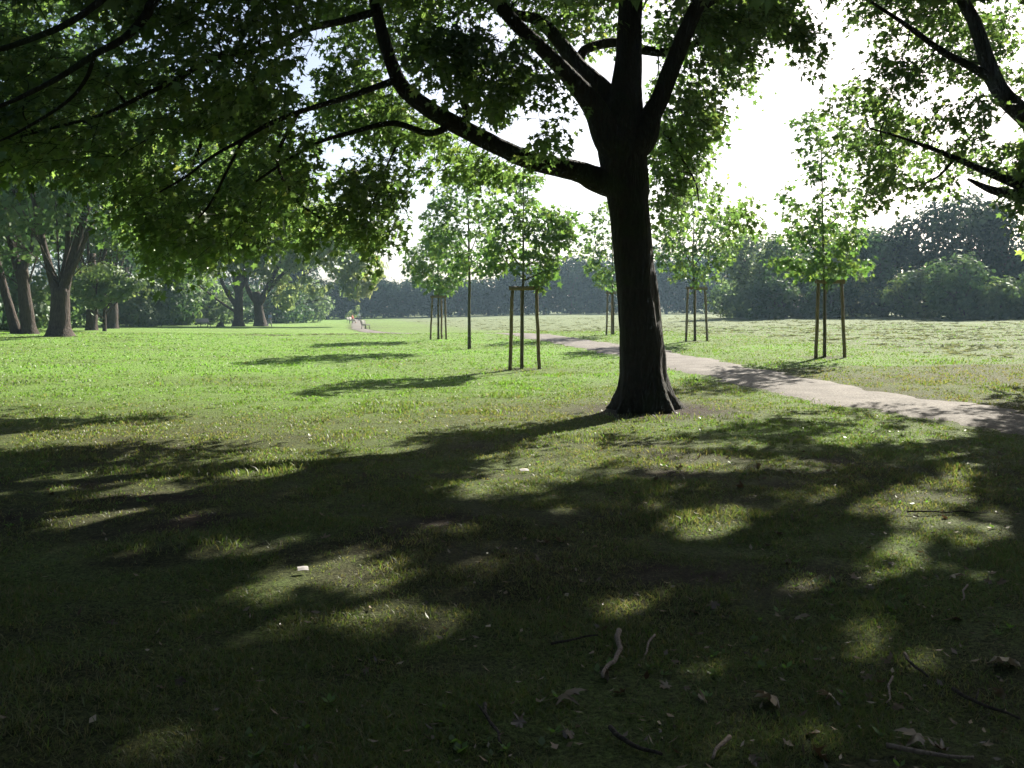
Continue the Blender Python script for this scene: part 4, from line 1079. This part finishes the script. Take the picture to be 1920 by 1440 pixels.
M_stick = bark_material('dead_stick', (.10, .075, .06), (.30, .235, .19), 20, .4)
M_stickd = bark_material('dark_stick', (.02, .016, .013), (.07, .055, .045), 20, .4)
def stick(pts, r, mat, label, side=None):
    P = []
    for px, py in pts:
        Y = F * CH / (py - HY); x = XP(px, Y); P.append((x, Y, gz1(x, Y) + r * 1.2 + .012))
    P = np.array(P); b = P[0].copy()
    r *= .75 if mat is M_stickd else .9
    Q, R = spline(P - b, np.linspace(r, r * .55, len(P)), 6)
    Q[:, :2] += (np.stack([vnoise(Q * 14 + 3, 8), vnoise(Q * 14, 9)], 1) - .5) * .03
    Q[:, 2] += (vnoise(Q * 9, 4) - .5) * .02
    mb = MB(); mb.tube(Q, R, 8, True, .12)
    if side is not None:
        i, d = side; q = Q[i]; mb.tube(np.array([q, q + np.array(d) * .5, q + np.array(d)]), np.array([r * .6, r * .45, r * .2]), 6, True)
    o = mb.build('stick', mat, None, True, tuple(b)); tag(o, label, 'stick', 'fallen sticks in the grass')
stick([(1158,1203),(1160,1225),(1150,1255),(1128,1285)], .016, M_stick, 'thick pale bent stick, brightest of those in the foreground')
stick([(905,1340),(925,1375),(945,1402)], .011, M_stickd, 'dark stick with pale tip left of the crumpled pinkish leaf', (4, (-.05, .08, .03)))
stick([(1030,1224),(1070,1216),(1120,1208)], .010, M_stickd, 'thin dark twig lying just left of the thick pale stick')
stick([(1225,1204),(1212,1228),(1206,1240)], .007, M_stick, 'short thin twig just right of the thick pale stick')
stick([(1140,1385),(1190,1415),(1240,1436)], .014, M_stickd, 'dark stick at the bottom edge, below the crumpled leaf')
stick([(1700,968),(1780,966),(1850,969)], .010, M_stickd, 'long dark stick near a sunlit patch on the right')
stick([(1660,1420),(1740,1432),(1830,1438)], .012, M_stick, 'brown stick running along the bottom right edge')
stick([(1785,1310),(1840,1335),(1915,1362)], .012, M_stickd, 'dark branch piece below the largest domed leaf', (5, (.06, .09, .02)))
stick([(1695,1240),(1715,1262),(1735,1280)], .011, M_stickd, 'short dark stick left of the largest domed leaf')
stick([(1813,1115),(1806,1130),(1803,1142)], .007, M_stick, 'small pale upright twig below the star-shaped leaf')
stick([(1365,1405),(1350,1422),(1335,1440)], .010, M_stick, 'pale twig at the bottom edge beside the sunlit tuft')
stick([(1672,1285),(1667,1310),(1662,1332)], .006, M_stick, 'thin grey twig between the dark sticks on the right')
M_paper = plain_material('paper_scrap', (.30, .28, .27), (.42, .39, .38), 12, .7)
def paper(px, py, w, d, label):
    Y = F * CH / (py - HY); x = XP(px, Y); n = 6
    u, v = np.meshgrid(np.linspace(-.5, .5, n), np.linspace(-.5, .5, n)); u = u.ravel(); v = v.ravel()
    z = .12 * np.sin(u * 4 + 1) * .2 + .02 * np.cos(v * 7) + .25 * v * v * .1
    V = np.stack([u * w, v * d, z * w * 1.6], 1)
    i = np.arange(n - 1)[:, None] * n + np.arange(n - 1)[None]; q = np.stack([i, i + 1, i + n + 1, i + n], -1).reshape(-1, 4)
    me = raw_mesh('paper_scrap', np.vstack([V, V - np.array([0, 0, .002])]), [q, q[:, ::-1] + n * n], M_paper, None, True)
    o = link('paper_scrap', me, None, (x, Y, gz1(x, Y) + .035)); o.rotation_euler = (.25, .05, .3); tag(o, label, 'litter')
paper(568, 1084, .066, .05, 'small white paper scrap in the sunny patch on the left')
paper(983, 890, .09, .06, 'white paper scrap in the bright patch left of the trunk')

# ------------------------------------------------------------------ benches
def bench(px, Y, rz, mw, mi, label, zoff=0):
    x = XP(px, Y)
    root = empty('park_bench', (x, Y, gz1(x, Y) + zoff), label, 'bench', 'park benches', rz)
    s = MB()
    for k in range(4): s.box((0, -.17 + k * .125, .45), (1.7, .105, .045))
    s.build('seat', mw, root)
    b = MB(); c, t = math.cos(.22), math.sin(.22)
    for k in range(3): b.box((0, .27 + .03 * k, .58 + k * .13), (1.7, .035, .105), [[1,0,0],[0,c,t],[0,-t,c]])
    b.build('backrest', mw, root)
    for sx in (-.65, .65):
        l = MB()
        l.tube(np.array([(sx,-.2,0),(sx,-.19,.22),(sx,-.18,.42)]), np.array([.035,.03,.03]), 8)
        l.tube(np.array([(sx,.26,0),(sx,.22,.25),(sx,.24,.45),(sx,.38,.92)]), np.array([.035,.03,.03,.025]), 8)
        l.tube(np.array([(sx,-.2,.41),(sx,.02,.405),(sx,.24,.41)]), np.array([.025,.025,.025]), 8)
        l.build('leg', mi, root)
    return root
bench(686, 96, math.radians(83), M_benchdark, M_iron, 'dark wooden bench seen end-on beside the bend of the path')
bench(383, 100, math.radians(60), M_benchpale, M_iron, 'pale bench standing on the left lawn before the shrubbery')
bench(661, 138, math.radians(80), M_benchpale, M_iron, 'light bench farther up the path, with a seated person')
bench(656, 160, math.radians(80), M_benchpale, M_iron, 'light bench farthest up the path, empty')

# ------------------------------------------------------------------ people
def skin_body(name, pts, edges, rad, mat, parent):
    me = bpy.data.meshes.new(name); me.from_pydata(pts, edges, []); me.materials.append(mat)
    o = link(name, me, parent)
    m = o.modifiers.new('skin', 'SKIN'); 
    for v, r in zip(me.skin_vertices[0].data, rad): v.radius = (r, r)
    me.skin_vertices[0].data[0].use_root = True
    m.use_smooth_shade = True
    s = o.modifiers.new('sub', 'SUBSURF'); s.levels = 1; s.render_levels = 1
    return o
def flat(name, c, r=.8): return plain_material(name, tuple(np.array(c) * .85), c, 25, r)
M_skin = flat('skin', (.48, .30, .22), .6)
def person(px, Y, rz, label, shirt, trousers, hair, pose='walk', z=None, S=1.0):
    x = XP(px, Y)
    root = empty('person', (x, Y, gz1(x, Y) if z is None else z), label, 'person', None, rz)
    root.scale = (S, S, S)
    if pose == 'walk':
        hips, kL, fL, tL, kR, fR, tR = (0,0,.90),(-.10,-.16,.50),(-.10,-.24,.09),(-.10,-.38,.05),(.10,.04,.47),(.10,.30,.11),(.10,.18,.04)
        ch, nk, hd = (0,-.08,1.28),(0,-.14,1.44),(0,-.20,1.56)
        eL, hL, eR, hR = (-.25,.02,1.13),(-.27,-.14,.92),(.27,-.10,1.12),(.34,-.24,.92)
    elif pose == 'stand':
        hips, kL, fL, tL, kR, fR, tR = (0,0,.92),(-.10,-.02,.49),(-.11,0,.09),(-.11,-.14,.04),(.10,-.03,.49),(.12,.02,.09),(.12,-.12,.04)
        ch, nk, hd = (0,0,1.32),(0,0,1.48),(0,-.02,1.60)
        eL, hL, eR, hR = (-.25,.03,1.14),(-.25,-.06,.90),(.25,.03,1.14),(.25,-.06,.90)
    else:
        hips, kL, fL, tL, kR, fR, tR = (0,0,.56),(-.12,-.42,.52),(-.13,-.44,.09),(-.13,-.58,.04),(.12,-.42,.52),(.13,-.46,.09),(.13,-.60,.04)
        ch, nk, hd = (0,.06,.96),(0,.05,1.12),(0,.02,1.24)
        eL, hL, eR, hR = (-.25,.02,.80),(-.16,-.24,.66),(.25,.02,.80),(.16,-.24,.66)
    h = np.array(hips); sl = np.array(ch) + (-.17, 0, .10); sr = np.array(ch) + (.17, 0, .10)
    hl = h + (-.10, 0, -.05); hr = h + (.10, 0, -.05)
    pts = [hips, tuple((h + ch) / 2), ch, nk, hd, tuple(sl), eL, hL, tuple(sr), eR, hR, tuple(hl), kL, fL, tL, tuple(hr), kR, fR, tR, tuple(np.array(hd) + (0, -.01, .12))]
    ed = [(0,1),(1,2),(2,3),(3,4),(4,19),(2,5),(5,6),(6,7),(2,8),(8,9),(9,10),(0,11),(11,12),(12,13),(13,14),(0,15),(15,16),(16,17),(17,18)]
    rad = [.14,.135,.15,.06,.09,.07,.048,.035,.07,.048,.035,.10,.065,.045,.035,.10,.065,.045,.035,.075]
    skin_body('body', pts, ed, rad, M_skin, root)
    up = lambda v, k: tuple(np.array(v) * k)
    skin_body('shirt', [tuple(h + (0, 0, .02)), tuple((h + ch) / 2), ch, tuple(np.array(nk) - (0, 0, .06)), tuple(sl), eL, tuple((np.array(eL) * .3 + np.array(hL) * .7)), tuple(sr), eR, tuple((np.array(eR) * .3 + np.array(hR) * .7))],
              [(0,1),(1,2),(2,3),(2,4),(4,5),(5,6),(2,7),(7,8),(8,9)], [.165,.16,.175,.075,.085,.062,.05,.085,.062,.05], shirt, root)
    skin_body('trousers', [tuple(h), tuple(hl), kL, tuple(np.array(fL) + (0, 0, .02)), tuple(hr), kR, tuple(np.array(fR) + (0, 0, .02))], [(0,1),(1,2),(2,3),(0,4),(4,5),(5,6)], [.155,.115,.08,.062,.115,.08,.062], trousers, root)
    mb = MB()
    th = np.linspace(0, np.pi, 7)
    c = np.array(hd) + (0, .025, .065)
    mb.tube(np.array([c + (0, .02, .11 * math.cos(a) ) for a in th]), np.maximum(.105 * np.sin(th), .004), 12)
    mb.build('hair', hair, root, True)
    return root
person(505, 105, math.radians(150), 'walking person in pale blue shirt and light trousers beside the willow trunk', flat('shirt_blue', (.55, .60, .72)), flat('trousers_light', (.48, .47, .44)), flat('hair_grey', (.45, .40, .36)), 'walk', None, .93)
person(673, 185, math.radians(20), 'distant standing person in white on the far stretch of path', flat('shirt_white', (.8, .8, .78)), flat('trousers_dark', (.06, .06, .07)), flat('hair_dark', (.05, .04, .03)), 'stand')
bx_ = XP(661, 138)
person(661, 138, math.radians(80), 'person in red seated on the light bench up the path', flat('shirt_red', (.55, .12, .07)), flat('trousers_cream', (.6, .56, .48)), flat('hair_brown', (.10, .06, .04)), 'sit', gz1(bx_, 138))

# small things on the left lawn
def stump(px, Y):
    x = XP(px, Y); mb = MB()
    P = np.array([(0,0,-.05),(0,0,.1),(.02,0,.25),(.05,0,.42),(.05,.0,.5)]); mb.tube(P, np.array([.55,.42,.34,.25,.08]), 12, True, .35)
    o = mb.build('tree_stump', M_stickd, None, True, (x, Y, gz1(x, Y))); tag(o, 'low dark pointed stump on the lawn left of the willows', 'stump')
stump(414, 106)
rngp = np.random.default_rng(77)
bg_tree('small_shrub', XP(664, 175), 175, [(0,0,1.6,1.0,1.0,1.0),(.5,0,2.4,.7,.7,.7),(-.7,0,1.1,.9,.9,.8)], 500, .3, M_willow, 'wispy pale shrub at the far end of the path', 'bush', 78, clump=.42, csc=.8)

# ------------------------------------------------------------------ air
def haze():
    m, nt, N, L = nodes('haze_air')
    v = N('ShaderNodeVolumePrincipled'); v.inputs['Color'].default_value = (.55, .78, 1.0, 1); v.inputs['Density'].default_value = HAZE_D; v.inputs['Anisotropy'].default_value = .35
    o = N('ShaderNodeOutputMaterial'); L(v.outputs[0], o.inputs['Volume'])
    mb = MB(); mb.box((0, 280, 15), (1300, 720, 36.0)); mb.V[0][:, 2] = np.where(mb.V[0][:, 2] < 10, -6.0, 34.0)
    o = mb.build('haze', m); tag(o, 'thin bluish morning haze over the meadow', 'haze', kind='stuff')
HAZE_D = .00026
haze()

# ------------------------------------------------------------------ sky, sun, camera
sc = bpy.context.scene
w = bpy.data.worlds.new('World'); sc.world = w; w.use_nodes = True
nt = w.node_tree; bg = nt.nodes['Background']
sky = nt.nodes.new('ShaderNodeTexSky'); sky.sky_type = 'NISHITA'; sky.sun_disc = False
sky.sun_elevation = SUN_EL; sky.sun_rotation = SUN_AZ; sky.air_density = .7; sky.dust_density = 2.2; sky.ozone_density = 1.0
nt.links.new(sky.outputs[0], bg.inputs[0]); bg.inputs[1].default_value = .05
sd = bpy.data.lights.new('sun', 'SUN'); sd.energy = 5.0; sd.angle = math.radians(.53); sd.color = (1, .94, .82)
so = bpy.data.objects.new('sun', sd); C.objects.link(so)
d = Vector((-math.sin(SUN_AZ) * math.cos(SUN_EL), -math.cos(SUN_AZ) * math.cos(SUN_EL), -math.sin(SUN_EL)))
so.rotation_euler = d.to_track_quat('-Z', 'Y').to_euler(); so.location = (20, 30, 60)

cd = bpy.data.cameras.new('camera'); cam = bpy.data.objects.new('camera', cd); C.objects.link(cam)
cam.location = (0, 0, CH); cam.rotation_euler = (math.pi / 2, 0, 0)
cd.sensor_width = 36; cd.lens = 36 * F / 1920; cd.shift_y = -(720 - HY) / 1920
cd.clip_end = 3000; cd.clip_start = .05
sc.camera = cam
vs = sc.view_settings; vs.view_transform = 'Standard'; vs.look = 'None'; vs.exposure = 1.82; vs.gamma = 1
cy = sc.cycles
cy.max_bounces = 7; cy.diffuse_bounces = 3; cy.glossy_bounces = 2; cy.transmission_bounces = 4; cy.volume_bounces = 1; cy.transparent_max_bounces = 4
cy.use_denoising = True
try:
    cy.denoiser = 'OPENIMAGEDENOISE'; cy.denoising_input_passes = 'RGB_ALBEDO_NORMAL'
except Exception: pass
cy.sample_clamp_indirect = 6
